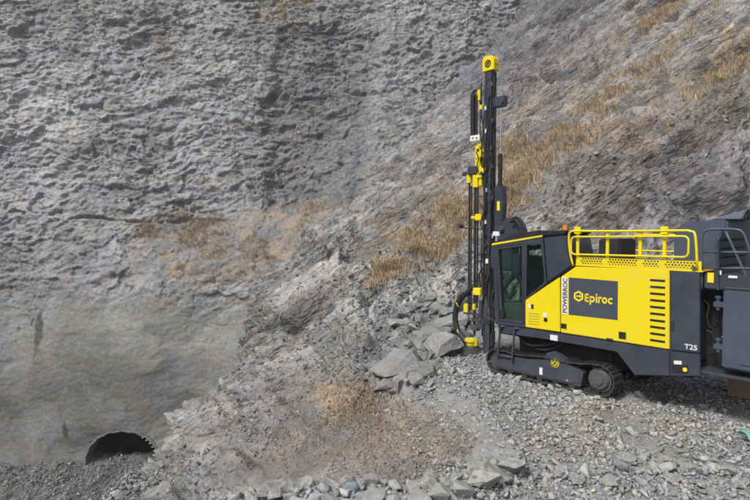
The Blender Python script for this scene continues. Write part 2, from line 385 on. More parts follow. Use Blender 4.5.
# hillside mesh, cut where it runs inside the cliff
Ywall = wy_(X, P[..., 2])
zt = (P[..., 2] > TUZ-1.0)
hid = (Y > Ywall+2.0)
kp = ~(hid[:-1, :-1])
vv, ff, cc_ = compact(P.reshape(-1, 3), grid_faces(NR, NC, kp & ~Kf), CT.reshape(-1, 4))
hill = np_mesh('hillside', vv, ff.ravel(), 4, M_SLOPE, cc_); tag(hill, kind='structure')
vv, ff, cc_ = compact(P.reshape(-1, 3), grid_faces(NR, NC, kp & Kf), CT.reshape(-1, 4))
bench = np_mesh('ground', vv, ff.ravel(), 4, M_BENCH, cc_); tag(bench, kind='structure')

# tunnel bore behind the opening
def tunnel():
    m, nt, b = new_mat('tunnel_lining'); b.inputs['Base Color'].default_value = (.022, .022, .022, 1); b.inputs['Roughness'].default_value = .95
    V = []; Fc = []; n = 26
    ys = [TUY+.25, TUY+1.2, TUY+4, TUY+9, TUY+16]
    for j, y in enumerate(ys):
        for i in range(n+1):
            a = math.pi*i/n
            r = 1.0 + .015*math.sin(i*1.3+j)
            V.append((TUX+math.cos(a)*TR*1.06*r, y, TUZ-1+(0 if i in (0, n) else 1)+math.sin(a)*TB*1.06*r))
    for j in range(len(ys)-1):
        for i in range(n):
            a = j*(n+1)+i; Fc.append((a, a+1, a+n+2, a+n+1))
    Fc.append(tuple((len(ys)-1)*(n+1)+i for i in range(n+1)))
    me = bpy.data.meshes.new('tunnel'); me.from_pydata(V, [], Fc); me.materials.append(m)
    o = bpy.data.objects.new('tunnel', me); COL.objects.link(o)
    # collar of sprayed concrete round the mouth, its ragged lip
    V = []; Fc = []; n = 60
    for i in range(n+1):
        a = math.pi*i/n
        w = .035*math.sin(i*.9)+.02*math.sin(i*2.3+1)
        for (dr, dy) in ((0, 1.3), (0, .1), (.03, .0), (.12, .0), (.3, .5)):
            qx = TUX+math.cos(a)*(TR-.1+dr+w); qz = TUZ-.5+(0 if i in (0, n) else .5)+math.sin(a)*(TB-.1+dr+w)
            V.append((qx, float(wy_(np.array([qx]), np.array([qz]))[0])+dy-.06, qz))
    for i in range(n):
        for k in range(4):
            a = i*5+k; Fc.append((a, a+5, a+6, a+1))
    me = bpy.data.meshes.new('portal_rim'); me.from_pydata(V, [], Fc)
    m2, nt, b = new_mat('sprayed_concrete'); b.inputs['Base Color'].default_value = (.17, .17, .165, 1); b.inputs['Roughness'].default_value = .95
    nz_ = nt.nodes.new('ShaderNodeTexNoise'); nz_.inputs['Scale'].default_value = 3; nz_.inputs['Detail'].default_value = 8
    bp = nt.nodes.new('ShaderNodeBump'); bp.inputs['Distance'].default_value = .2; nt.links.new(nz_.outputs['Fac'], bp.inputs['Height']); nt.links.new(bp.outputs['Normal'], b.inputs['Normal'])
    me.materials.append(m2)
    rim = bpy.data.objects.new('portal_rim', me); COL.objects.link(rim)
    root = bpy.data.objects.new('tunnel_portal', None); COL.objects.link(root); root.location = (TUX, TUY, TUZ)
    for q in (o, rim):
        q.parent = root; q.matrix_parent_inverse = Matrix.Translation((-TUX, -TUY, -TUZ))
    o.name = 'bore'
    tag(root, 'dark arched tunnel mouth in the foot of the far grey cliff', 'tunnel')
    # pale bolt ends on the right haunch of the arch
    mw, nt, b = new_mat('bolt_plate'); b.inputs['Base Color'].default_value = (.36, .36, .37, 1); b.inputs['Roughness'].default_value = .5
    for i in range(6):
        a = math.radians(52-i*8.2)
        bm = bmesh.new(); bmesh.ops.create_cube(bm, size=1)
        bmesh.ops.scale(bm, vec=(.16, .05, .07), verts=bm.verts); bmesh.ops.bevel(bm, geom=bm.edges[:], offset=.01)
        me = bpy.data.meshes.new('bolt_plate'); bm.to_mesh(me); bm.free(); me.materials.append(mw)
        q = bpy.data.objects.new('bolt_plate', me); COL.objects.link(q); q.parent = root
        q.location = (math.cos(a)*(TR-.12), float(wy_(np.array([TUX+math.cos(a)*TR]), np.array([TUZ+math.sin(a)*TB]))[0])-TUY-.16, math.sin(a)*(TB-.06)); q.rotation_euler = (0, -a+.5, 0)
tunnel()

# unseen quarry face added on the left, to be reflected in the cab glass
nx2, nz2 = 420, 200
y2, z2 = np.meshgrid(np.linspace(-45, 52, nx2), np.linspace(-17, 26, nz2))
f2, c2_, _ = shard(y2/3.4, z2/2.2, 541, 1.1, w=.15); f3, c3_, _ = shard(y2/1.2, z2/.8, 551, 1.1, w=.2)
x2 = -50-.28*(z2+17)+1.6*fbm(y2*.06, z2*.08, 560, 4)+.6*f2+.35*f3
t2 = .30*(1+.4*fbm(y2*.2, z2*.2, 570, 4))*(.85+.3*c3_)
c4 = np.stack([t2, t2, t2*1.01, np.ones_like(t2)], -1)
o_ = np_mesh('cliff', np.stack([x2, y2, z2], -1).reshape(-1, 3), grid_faces(nz2, nx2)[:, ::-1].ravel(), 4, M_WALL, c4.reshape(-1, 4)); tag(o_, kind='structure')
# ------------------------------------------------------------------ stones
def hull_template(n, flat, sub=False, seed=0):
    r = random.Random(seed); bm = bmesh.new()
    for _ in range(n):
        while True:
            p = Vector((r.uniform(-1, 1), r.uniform(-1, 1), r.uniform(-1, 1)))
            if p.length < 1.15 and max(abs(p.x), abs(p.y)) > .25: break
        k = r.uniform(.85, 1.15)/max(.45, (abs(p.x)**3+abs(p.y)**3+abs(p.z)**3)**(1/3))
        bm.verts.new((p.x*k, p.y*k*.8, p.z*k*flat))
    bmesh.ops.convex_hull(bm, input=bm.verts[:])
    for v in [v for v in bm.verts if not v.link_faces]: bm.verts.remove(v)
    bmesh.ops.triangulate(bm, faces=bm.faces[:])
    bm.verts.index_update(); bm.verts.ensure_lookup_table()
    V = np.array([v.co[:] for v in bm.verts]); Fc = np.array([[v.index for v in f.verts] for f in bm.faces])
    bm.free(); return V, Fc
TPL = [hull_template(random.choice((9, 11, 13)), random.choice((.35, .5, .65)), seed=100+k) for k in range(22)]
def rot_mats(n, tilt):
    a = rng.uniform(0, 2*math.pi, n); b = rng.normal(0, tilt, n); c = rng.normal(0, tilt, n)
    ca, sa, cb_, sb, cc2_, sc = np.cos(a), np.sin(a), np.cos(b), np.sin(b), np.cos(c), np.sin(c)
    Z_ = np.zeros(n); O_ = np.ones(n)
    Rz = np.stack([ca, -sa, Z_, sa, ca, Z_, Z_, Z_, O_], -1).reshape(n, 3, 3)
    Rx = np.stack([O_, Z_, Z_, Z_, cb_, -sb, Z_, sb, cb_], -1).reshape(n, 3, 3)
    Ry = np.stack([cc2_, Z_, sc, Z_, O_, Z_, -sc, Z_, cc2_], -1).reshape(n, 3, 3)
    return Rx @ Ry @ Rz
def scatter(name, pos, size, tone, tilt=.5, mat=None):
    "all the stones of one scatter as one mesh"
    Vs = []; Fs = []; Cs = []; off = 0
    n = len(pos); pick = rng.integers(0, len(TPL), n); R3 = rot_mats(n, tilt)
    for k, (V, Fc) in enumerate(TPL):
        m = np.where(pick == k)[0]
        if not len(m): continue
        asp = np.stack([rng.uniform(.8, 1.35, len(m)), rng.uniform(.65, 1.05, len(m)), rng.uniform(.8, 1.45, len(m))], -1)
        W_ = V[None]*asp[:, None]*size[m][:, None, None]*.5
        W_ = np.einsum('nij,nvj->nvi', R3[m], W_)+pos[m][:, None]
        Vs.append(W_.reshape(-1, 3)); Cs.append(np.repeat(tone[m], len(V), 0))
        Fs.append((Fc[None]+(np.arange(len(m))*len(V))[:, None, None]+off).reshape(-1, 3)); off += len(m)*len(V)
    o = np_mesh(name, np.concatenate(Vs), np.concatenate(Fs).ravel(), 3, mat or M_STONE, np.concatenate(Cs))
    return tag(o, kind='stuff')
def stone_tone(x, y, z, lo=.25, hi=.48):
    n = len(x); u, v = proj(x, y, z)
    b = rng.uniform(lo, hi, n); w_ = rng.normal(0, .02, n)
    c = np.stack([b*(1.0+w_), b, b*(.985-w_)], -1)
    nn = fbm(x*1.3, y*1.3, 301, 3)
    o = np.clip(blobs(u, v, [(600,430,60,26,0,.9),(690,425,50,18,0,.7),(560,445,30,18,0,.7)])*(.7+2*nn+rng.uniform(-.4, .4, n)), 0, 1)
    c = c*(1-o[:, None]*.42)+o[:, None]*.42*np.array([.34, .27, .17])*(b/.25)[:, None]
    bl = rng.random(n) < .15
    c[bl] *= np.array([.8, .9, 1.0])
    return c
def inbench(x, y, d=.0): return poly_sd(x, y, BP) > d
def bench_pts(n, power=1.0, ymax=16.5, ymin=4.8):
    x = rng.uniform(-2.6, 13, n); y = ymin+(ymax-ymin)*rng.random(n)**power
    m = (poly_sd(x, y, BP) > -.15-1.1*rng.random(n)**1.6) & (np.abs(x) < y*.78+.5); return x[m], y[m]
# fine gravel, thinner with distance; sizes in metres
for nm, cnt, a, b_, pw, lift in (('gravel', 62000, .022, .06, 1.5, .2), ('crushed_stone', 34000, .05, .125, 1.25, .25), ('broken_rock', 1500, .12, .24, 1.3, .2)):
    x, y = bench_pts(cnt, pw); z, _, _ = base_z(x, y)
    s_ = a*(b_/a)**(rng.random(len(x))**1.6)
    if nm == 'broken_rock':
        clump = fbm(x*.5, y*.5, 311, 3)+.25*(y < 7.2)
        k = clump > .02; x, y, z, s_ = x[k], y[k], z[k], s_[k]
    if nm == 'crushed_stone':
        k = fbm(x*.8, y*.8, 312, 3) > -.22; x, y, z, s_ = x[k], y[k], z[k], s_[k]
    scatter(nm, np.stack([x, y, z+s_*lift], -1), s_, stone_tone(x, y, z), .45)
# scree and slabs shed over the hillside
def hill_pts(n, ell, band=1):
    "points on the displaced hillside, drawn from its own mesh vertices near the places the scree lies"
    Pf = P.reshape(-1, 3); kf = (~from_bench & ~hid).reshape(-1)
    u, v = proj(Pf[:, 0], Pf[:, 1], Pf[:, 2])
    wgt = blobs(u, v, ell)*kf; wgt = np.where(wgt > .12, wgt, 0)
    wgt = wgt*(R_.reshape(-1)**-.3)
    idx = rng.choice(len(Pf), n, p=wgt/wgt.sum()); return Pf[idx]
q = hill_pts(9000, [(300,310,60,70,0,.5),(390,300,60,50,0,1),(450,330,40,30,0,1),(250,400,50,60,0,.5),(430,275,50,30,0,.5),(600,190,120,40,35,.4),(660,160,90,40,35,.5),(300,250,60,20,0,.4),(340,360,40,20,0,.7),(180,470,40,20,0,.8)])
sz = .045*(6**(rng.random(len(q))**2.6))*(.55+.45*q[:, 1]/20)
scatter('scree', q+np.array([0, 0, .02]), sz, stone_tone(q[:, 0], q[:, 1], q[:, 2], .15, .32), .5)
q = hill_pts(6500, [(390,440,105,42,0,1),(455,445,45,34,0,1.3),(440,470,50,16,0,1)])
sz = .025*(5**(rng.random(len(q))**2.5))
scatter('soil_crumbs', q, sz, stone_tone(q[:, 0], q[:, 1], q[:, 2], .15, .28)*np.array([1.1, 1, .88]), .5)
# muck heap lying in and before the tunnel mouth
n = 5200; x = rng.uniform(-42, -19, n); y = rng.uniform(34, 46, n)
z = hz(x, y)
Pz = RBF
q = hill_pts(5200, [(60,470,60,32,-15,1),(112,464,34,12,-25,1),(20,450,40,20,0,.7)])
sz = .06*(5**(rng.random(len(q))**2.6))
t_ = stone_tone(q[:, 0], q[:, 1], q[:, 2], .13, .27); br = rng.random(len(q)) < .06; t_[br] = .55
scatter('muck', q+np.array([0, 0, .04]), sz, t_, .6)

# ------------------------------------------------------------------ single boulders and blocks
def rock_mesh(name, size, seed, pts=16, tone=(.25, .25, .245), sub=2, rough=.03):
    r = random.Random(seed); bm = bmesh.new()
    for _ in range(pts):
        p = Vector((r.gauss(0, 1), r.gauss(0, 1), r.gauss(0, 1))).normalized()
        k = 1/max((abs(p.x)**3.5+abs(p.y)**3.5+abs(p.z)**3.5)**(1/3.5), .01)*r.uniform(.82, 1.05)
        bm.verts.new((p.x*k*size[0]/2, p.y*k*size[1]/2, p.z*k*size[2]/2))
    bmesh.ops.convex_hull(bm, input=bm.verts[:])
    for v in [v for v in bm.verts if not v.link_faces]: bm.verts.remove(v)
    bmesh.ops.dissolve_limit(bm, angle_limit=math.radians(22), verts=bm.verts[:], edges=bm.edges[:])
    m = min(size)
    bmesh.ops.bevel(bm, geom=bm.edges[:], offset=.018*m, segments=1, affect='EDGES')
    bmesh.ops.triangulate(bm, faces=bm.faces[:])
    for _ in range(sub):
        bmesh.ops.subdivide_edges(bm, edges=[e for e in bm.edges if e.calc_length() > m*.14], cuts=1, use_grid_fill=True)
        bmesh.ops.triangulate(bm, faces=[f for f in bm.faces if len(f.verts) > 3])
    bm.normal_update()
    from mathutils import noise as N_
    o3 = Vector((seed*1.7, seed*.3, 0))
    for v in bm.verts:
        c = v.co/m
        d_ = N_.noise(c*2.2+o3)*1.2+N_.noise(c*6+o3)*.6+N_.noise(c*14+o3)*.4
        v.co += v.normal*d_*rough*m
    me = bpy.data.meshes.new(name); bm.to_mesh(me)
    a = me.color_attributes.new('tone', 'FLOAT_COLOR', 'POINT')
    cols = []
    for v in me.vertices:
        k = 1+.25*N_.noise(v.co/m*1.5+o3*2); cols += [tone[0]*k, tone[1]*k, tone[2]*k, 1]
    a.data.foreach_set('color', cols)
    bm.free(); me.materials.append(M_STONE)
    o = bpy.data.objects.new(name, me); COL.objects.link(o); return o
def terrain_z(x, y):
    return float(base_z(np.array([x]), np.array([y]))[0][0])
def hit(u, v):
    "where the sight line meets the ground"
    r = ray(u, v); ys = np.linspace(5, 30, 2500); xs_ = r[0]*ys/r[1]; zz = CAMZ+r[2]*ys/r[1]
    g = base_z(xs_, ys)[0]; k = int(np.argmax(g > zz)) if (g > zz).any() else 1000
    return float(xs_[k]), float(ys[k])
# u, v, distance, size x/y/z, rotation z, tilt x, tilt y, tone, label
BOULD = [
 (396,369,13.7,(1.30,1.0,.5),.25,.15,-.22,.235,'largest grey slab, lowest boulder of the heap left of the drill mast'),
 (418,384,13.0,(.42,.4,.34),.6,.2,.1,.22,'small split grey block wedged under the right end of the lowest large slab'),
 (409,385,13.0,(.34,.4,.42),1.6,.1,.3,.24,'narrow upright grey splinter below the lowest large slab'),
 (439,354,14.0,(1.25,.9,.55),.35,.1,-.5,.27,'long pale boulder tilted up to the right, left of the black dust hood'),
 (429,341,14.8,(1.0,.85,.5),.2,.1,-.35,.24,'pale rounded slab lying behind the long tilted boulder'),
 (418,337,15.3,(.85,.7,.36),-.1,.05,-.1,.25,'flat grey slab with a dark gap below it, mid boulder heap'),
 (398,328,15.8,(.68,.5,.36),.1,.1,.1,.26,'pale wedge-shaped boulder at the upper left end of the heap'),
 (449,325,16.0,(1.6,.9,.42),.3,.1,-.22,.27,'broad pale slab at the top right of the boulder heap, behind the curved hose'),
 (461,337,15.2,(.8,.5,.3),-.4,.1,.25,.12,'dark flat slab tipped against the left side of the dust hood'),
 (423,324,16.4,(.5,.42,.3),.7,.2,.1,.2,'small dark grey block on the crest of the boulder heap'),
 (437,312,17.0,(.55,.5,.42),.2,.3,.1,.25,'squarish pale block standing above the boulder heap'),
 (446,304,17.4,(.42,.4,.36),1.1,.2,.3,.23,'small broken block highest on the scree beside the drill mast'),
 (425,315,17.0,(.4,.36,.3),.5,.3,.2,.2,'little angular rock between the squarish block and the wedge boulder'),
 (408,346,14.9,(.6,.5,.26),.3,.2,-.4,.19,'thin dark slab leaning in the middle of the boulder heap'),
 (383,377,13.3,(.5,.42,.3),.3,.2,-.3,.24,'small grey boulder at the lower left tip of the heap'),
]
for k, (u, v, Yd, sz_, rz, tx_, ty_, tn, lab) in enumerate(BOULD):
    x, y = hit(u, v+sz_[2]*4); z = terrain_z(x, y)+sz_[2]*.42; tn *= 1.08
    o = rock_mesh('boulder', sz_, 700+k, 13, (tn, tn*.995, tn*.975), 2, .03)
    o.location = (x, y, z); o.rotation_euler = (tx_, ty_, rz)
    tag(o, lab, 'boulder', 'boulders heaped left of the drill rig')
chunks = [rock_mesh('heap_rock', (random.uniform(.35, .75), random.uniform(.28, .5), random.uniform(.2, .36)), 900+k, 11, (t, t*.995, t*.98), 2, .02) for k, t in enumerate((.2, .26, .23, .29, .18, .25))]
CH = [(405,332),(412,346),(420,348),(429,331),(434,322),(441,340),(451,343),(390,352),(386,362),(402,355),(411,376),(418,372),(425,368),(455,332),(430,300),(440,298),(420,308),(412,320),(404,339),(396,340),(452,313),(458,318),(388,384),(399,390),(426,376),(433,368),(407,326),(415,330),(423,335),(427,345),(393,340),(400,346),(407,361),(416,356),(423,360),(430,360),(446,334),(451,328),(444,316),(434,306),(427,318),(417,320),(380,372),(390,376),(384,390),(396,394),(436,332),(458,330),(403,318),(410,312)]
for k, (u, v) in enumerate(CH):
    o = chunks[k] if k < 6 else chunks[k % 6].copy()
    if k >= 6: COL.objects.link(o)
    x, y = hit(u, v+2); sc = random.uniform(.6, 1.15)
    o.location = (x, y, terrain_z(x, y)+.13*sc); o.scale = (sc, sc, sc); o.rotation_euler = (random.uniform(-.5, .5), random.uniform(-.5, .5), random.uniform(0, 6.28))
    tag(o, 'small angular chunk between the large boulders left of the drill mast', 'rock', 'small chunks in the boulder heap')
# row of blocks along the rim of the bench at the foot of the picture
proto = [rock_mesh('rim_rock', (random.uniform(.30, .46), random.uniform(.25, .36), random.uniform(.2, .3)), 800+k, 13, (t, t*.995, t*.97), 2, .025)
         for k, t in enumerate((.32, .36, .3, .38, .34, .29, .36, .33))]
k = 0
uu = 232.0
while uu < 505:
    for row in range(2):
        u = uu+random.uniform(-5, 5)+row*6; v = 487+random.uniform(-2, 4)+row*9; Yd = 6.2-row*.5+random.uniform(-.1, .1)
        if u > 430: v -= (u-430)*.08; Yd += (u-430)*.008
        x, y, z = at(u, 480, Yd); z = terrain_z(x, y)+.05+random.uniform(-.02, .04)
        src = proto[k % 8]
        o = src if k < 8 else src.copy()
        if k >= 8: COL.objects.link(o)
        sc = random.uniform(.55, 1.05)*(.72 if u < 270 else 1)
        o.scale = (sc, sc, sc); o.location = (x, y, z); o.rotation_euler = (random.uniform(-.4, .4), random.uniform(-.4, .4), random.uniform(0, 6.28))
        tag(o, 'pale angular rock in the row of broken blocks along the rim at the bottom', 'rock', 'row of rocks along the bench rim')
        k += 1
    uu += random.uniform(9, 15)
NEAR = [(520,487),(548,495),(590,480),(628,470),(655,478),(672,489),(700,494),(726,480),(640,492),(560,478),(690,477),(610,493),(742,492),(576,490),(664,466),(712,470)]
NEAR_LAB = 'flat pale stone, larger than the gravel round it, at the lower right of the bench'
for j, (u, v) in enumerate(NEAR):
    Yd = F*CAMZ/(v-230)*1.0; x, y, z = at(u, v, Yd); z = terrain_z(x, y)+.05
    o = proto[j % 8].copy(); o.name = 'bench_rock'; COL.objects.link(o)
    sc = random.uniform(.38, .62); o.scale = (sc*1.1, sc, sc*.9); o.location = (x, y, z); o.rotation_euler = (random.uniform(-.25, .25), random.uniform(-.25, .25), random.uniform(0, 6.28))
    tag(o, NEAR_LAB, 'rock', 'larger stones lying on the near bench')

# ------------------------------------------------------------------ dry grass
def grass_mat():
    m, nt, b = new_mat('dry_grass'); b.inputs['Roughness'].default_value = .8
    a = nt.nodes.new('ShaderNodeAttribute'); a.attribute_name = 'tone'
    nt.links.new(a.outputs['Color'], b.inputs['Base Color']); return m
M_GRASS = grass_mat()
def grass(name, roots, h0, h1, per, lean=(0, 0), colr=((.40, .29, .17), (.27, .18, .10))):
    n = len(roots)*per
    r = np.repeat(roots, per, 0)+rng.normal(0, 1, (n, 3))*np.array([.12, .12, .01])*(h1*1.6)
    cl = np.repeat(.55+.9*np.clip(.5+fbm(roots[:, 0]*1.3, roots[:, 1]*1.3+roots[:, 2], 444, 3), 0, 1), per)
    h = rng.uniform(h0, h1, n)*cl; a = rng.uniform(0, 2*math.pi, n); w_ = .005+.013*h
    ln = rng.normal(0, .6, (n, 2))+np.array(lean)
    dx = np.cos(a)*w_; dy = np.sin(a)*w_
    z0 = np.zeros(n)
    b0 = r+np.stack([-dx, -dy, z0-.05], -1); b1 = r+np.stack([dx, dy, z0-.05], -1)
    m1 = r+np.stack([ln[:, 0]*h*.35, ln[:, 1]*h*.35, h*.62], -1)
    t1_ = r+np.stack([ln[:, 0]*h*1.0, ln[:, 1]*h*1.0, h*(.95-.25*np.hypot(ln[:, 0], ln[:, 1]))], -1)
    V = np.stack([b0, b1, m1+np.stack([dx*.7, dy*.7, z0], -1), m1-np.stack([dx*.7, dy*.7, z0], -1), t1_], 1).reshape(-1, 3)
    i = np.arange(n)*5
    f = np.stack([np.stack([i, i+1, i+2], -1), np.stack([i, i+2, i+3], -1), np.stack([i+3, i+2, i+4], -1)], 1).reshape(-1, 3)
    k = np.clip(np.repeat(rng.random(len(roots)), per)*.7+rng.random(n)*.4, 0, 1)
    c = np.array(colr[0])[None]*k[:, None]+np.array(colr[1])[None]*(1-k[:, None])
    o = np_mesh(name, V, f.ravel(), 3, M_GRASS, np.repeat(c, 5, 0)); return tag(o, kind='stuff')
g1 = hill_pts(20000, GRASS[:13])
un, vn_ = proj(g1[:, 0], g1[:, 1], g1[:, 2])
kk = 1.6*fbm(g1[:, 0]*.7, g1[:, 2]*1.5, 401, 4)+.15*rng.normal(size=len(g1)) > -.24
g1 = g1[kk & ~((un < 400) & (vn_ > 330))]
g1 = g1[g1[:, 1] > 14]
grass('dry_grass', g1, .10, .38, 12, (-.25, -.2), ((.60, .47, .31), (.42, .33, .22)))
g2 = hill_pts(900, [(360,398,36,20,10,1),(325,420,34,16,25,.8),(395,412,40,16,0,.5)])
grass('dry_grass', g2, .03, .1, 4, (-.1, -.1), ((.36, .27, .18), (.26, .2, .14)))
# the shelf on the far cliff
Pf = Pw.reshape(-1, 3); sh_w = (sh*(fbm(Xw*.5, Zw*.7, 402, 3) > -.05)).reshape(-1); sh_w = np.where(sh_w > .3, sh_w, 0)+np.where(tl.reshape(-1) > .3, .4, 0)
g3 = Pf[rng.choice(len(Pf), 3000, p=sh_w/sh_w.sum())]
grass('dry_grass', g3, .1, .35, 5, (0, -.3), ((.36, .29, .20), (.27, .215, .15)))
# ------------------------------------------------------------------ the drill rig (local: x forward, y to the camera side, z up, metres)
RO = (4.33, 11.36); RA = math.radians(131.1)
def SD(u, v, y):
    "local x, z of a point of the rig's lengthwise plane y"
    r = ray(u, v); c, s = math.cos(RA), math.sin(RA)
    lo = (-c*RO[0]-s*RO[1], s*RO[0]-c*RO[1]); ld = (c*r[0]+s*r[1], -s*r[0]+c*r[1])
    k = (y-lo[1])/ld[1]; return (lo[0]+k*ld[0], CAMZ+k*r[2])
def SX(u, v, x):
    "local y, z of a point of the crosswise plane x"
    r = ray(u, v); c, s = math.cos(RA), math.sin(RA)
    lo = (-c*RO[0]-s*RO[1], s*RO[0]-c*RO[1]); ld = (c*r[0]+s*r[1], -s*r[0]+c*r[1])
    k = (x-lo[0])/ld[0]; return (lo[1]+k*ld[1], CAMZ+k*r[2])
def pxs(L, y): return [SD(u, v, y) for u, v in L]

def paint(name, col, rough=.4, dust=.25, coat=.2, metal=0.0, dustcol=(.24, .235, .225)):
    m, nt, b = new_mat(name); N = nt.nodes; L = nt.links
    tc = N.new('ShaderNodeTexCoord'); n1 = N.new('ShaderNodeTexNoise'); n1.inputs['Scale'].default_value = 2.2; n1.inputs['Detail'].default_value = 8; n1.inputs['Roughness'].default_value = .65
    L.new(tc.outputs['Object'], n1.inputs['Vector'])
    sx_ = N.new('ShaderNodeSeparateXYZ'); L.new(tc.outputs['Object'], sx_.inputs[0])
    hz_ = N.new('ShaderNodeMapRange'); hz_.inputs['From Min'].default_value = 1.5; hz_.inputs['From Max'].default_value = 0.0; hz_.inputs['To Min'].default_value = 0; hz_.inputs['To Max'].default_value = .28
    L.new(sx_.outputs['Z'], hz_.inputs['Value'])
    ad = N.new('ShaderNodeMath'); ad.operation = 'ADD'; L.new(n1.outputs['Fac'], ad.inputs[0]); L.new(hz_.outputs[0], ad.inputs[1])
    mr = N.new('ShaderNodeMapRange'); mr.inputs['From Min'].default_value = .46; mr.inputs['From Max'].default_value = .85; mr.inputs['To Max'].default_value = dust
    L.new(ad.outputs[0], mr.inputs['Value'])
    mx = N.new('ShaderNodeMix'); mx.data_type = 'RGBA'; mx.inputs[6].default_value = (*col, 1); mx.inputs[7].default_value = (*dustcol, 1)
    L.new(mr.outputs[0], mx.inputs['Factor']); L.new(mx.outputs[2], b.inputs['Base Color'])
    rr_ = N.new('ShaderNodeMapRange'); rr_.inputs['To Min'].default_value = rough-.08; rr_.inputs['To Max'].default_value = min(1, rough+.2)
    L.new(n1.outputs['Fac'], rr_.inputs['Value']); L.new(rr_.outputs[0], b.inputs['Roughness'])
    n3 = N.new('ShaderNodeTexNoise'); n3.inputs['Scale'].default_value = 1.6; L.new(tc.outputs['Object'], n3.inputs['Vector'])
    bp = N.new('ShaderNodeBump'); bp.inputs['Strength'].default_value = .15; bp.inputs['Distance'].default_value = .02; L.new(n3.outputs['Fac'], bp.inputs['Height']); L.new(bp.outputs['Normal'], b.inputs['Normal'])
    b.inputs['Metallic'].default_value = metal; b.inputs['Coat Weight'].default_value = coat
    return m
YEL = paint('yellow_paint', (.80, .64, .004), .42, .22, .15, dustcol=(.5, .42, .2))
DRK = paint('dark_grey_paint', (.036, .043, .064), .45, .13, .15)
DRL = paint('blue_grey_paint', (.062, .078, .118), .42, .14, .2)
BLK = paint('black_steel', (.010, .010, .013), .5, .12, 0)
STL = paint('worn_steel', (.13, .13, .13), .45, .3, 0, .6)
TRK = paint('track_steel', (.035, .035, .038), .5, .3, 0, .4)
RUB = paint('rubber', (.010, .010, .011), .6, .12, 0)
WHT = paint('white_decal', (.75, .75, .75), .5, .1, 0)
DEC = paint('logo_blue_grey', (.058, .068, .095), .45, .12, .1)
YDC = paint('yellow_decal', (.85, .68, .02), .5, .05, 0)
CHR = paint('chrome_rod', (.6, .6, .62), .2, .1, 0, .9)
ORG = paint('amber_lens', (.75, .22, .01), .25, .02, .4)
TAN = paint('tan_board', (.34, .24, .155), .8, .2, 0)
GLS, nt_, b_g = new_mat('tinted_glass')
g_ = nt_.nodes.new('ShaderNodeBsdfGlossy'); g_.inputs['Roughness'].default_value = .03; g_.inputs['Color'].default_value = (.9, .95, .93, 1)
t_g = nt_.nodes.new('ShaderNodeBsdfTransparent'); t_g.inputs['Color'].default_value = (.80, .92, .85, 1)
f_ = nt_.nodes.new('ShaderNodeFresnel'); f_.inputs['IOR'].default_value = 1.8
m_ = nt_.nodes.new('ShaderNodeMixShader'); ge_ = nt_.nodes.new('ShaderNodeNewGeometry'); sb_ = nt_.nodes.new('ShaderNodeMath'); sb_.operation = 'SUBTRACT'; sb_.inputs[0].default_value = 1; nt_.links.new(ge_.outputs['Backfacing'], sb_.inputs[1]); mu_ = nt_.nodes.new('ShaderNodeMath'); mu_.operation = 'MULTIPLY'; nt_.links.new(f_.outputs[0], mu_.inputs[0]); nt_.links.new(sb_.outputs[0], mu_.inputs[1]); nt_.links.new(mu_.outputs[0], m_.inputs[0]); nt_.links.new(t_g.outputs[0], m_.inputs[1]); nt_.links.new(g_.outputs[0], m_.inputs[2])
nt_.links.new(m_.outputs[0], nt_.nodes['Material Output'].inputs['Surface'])

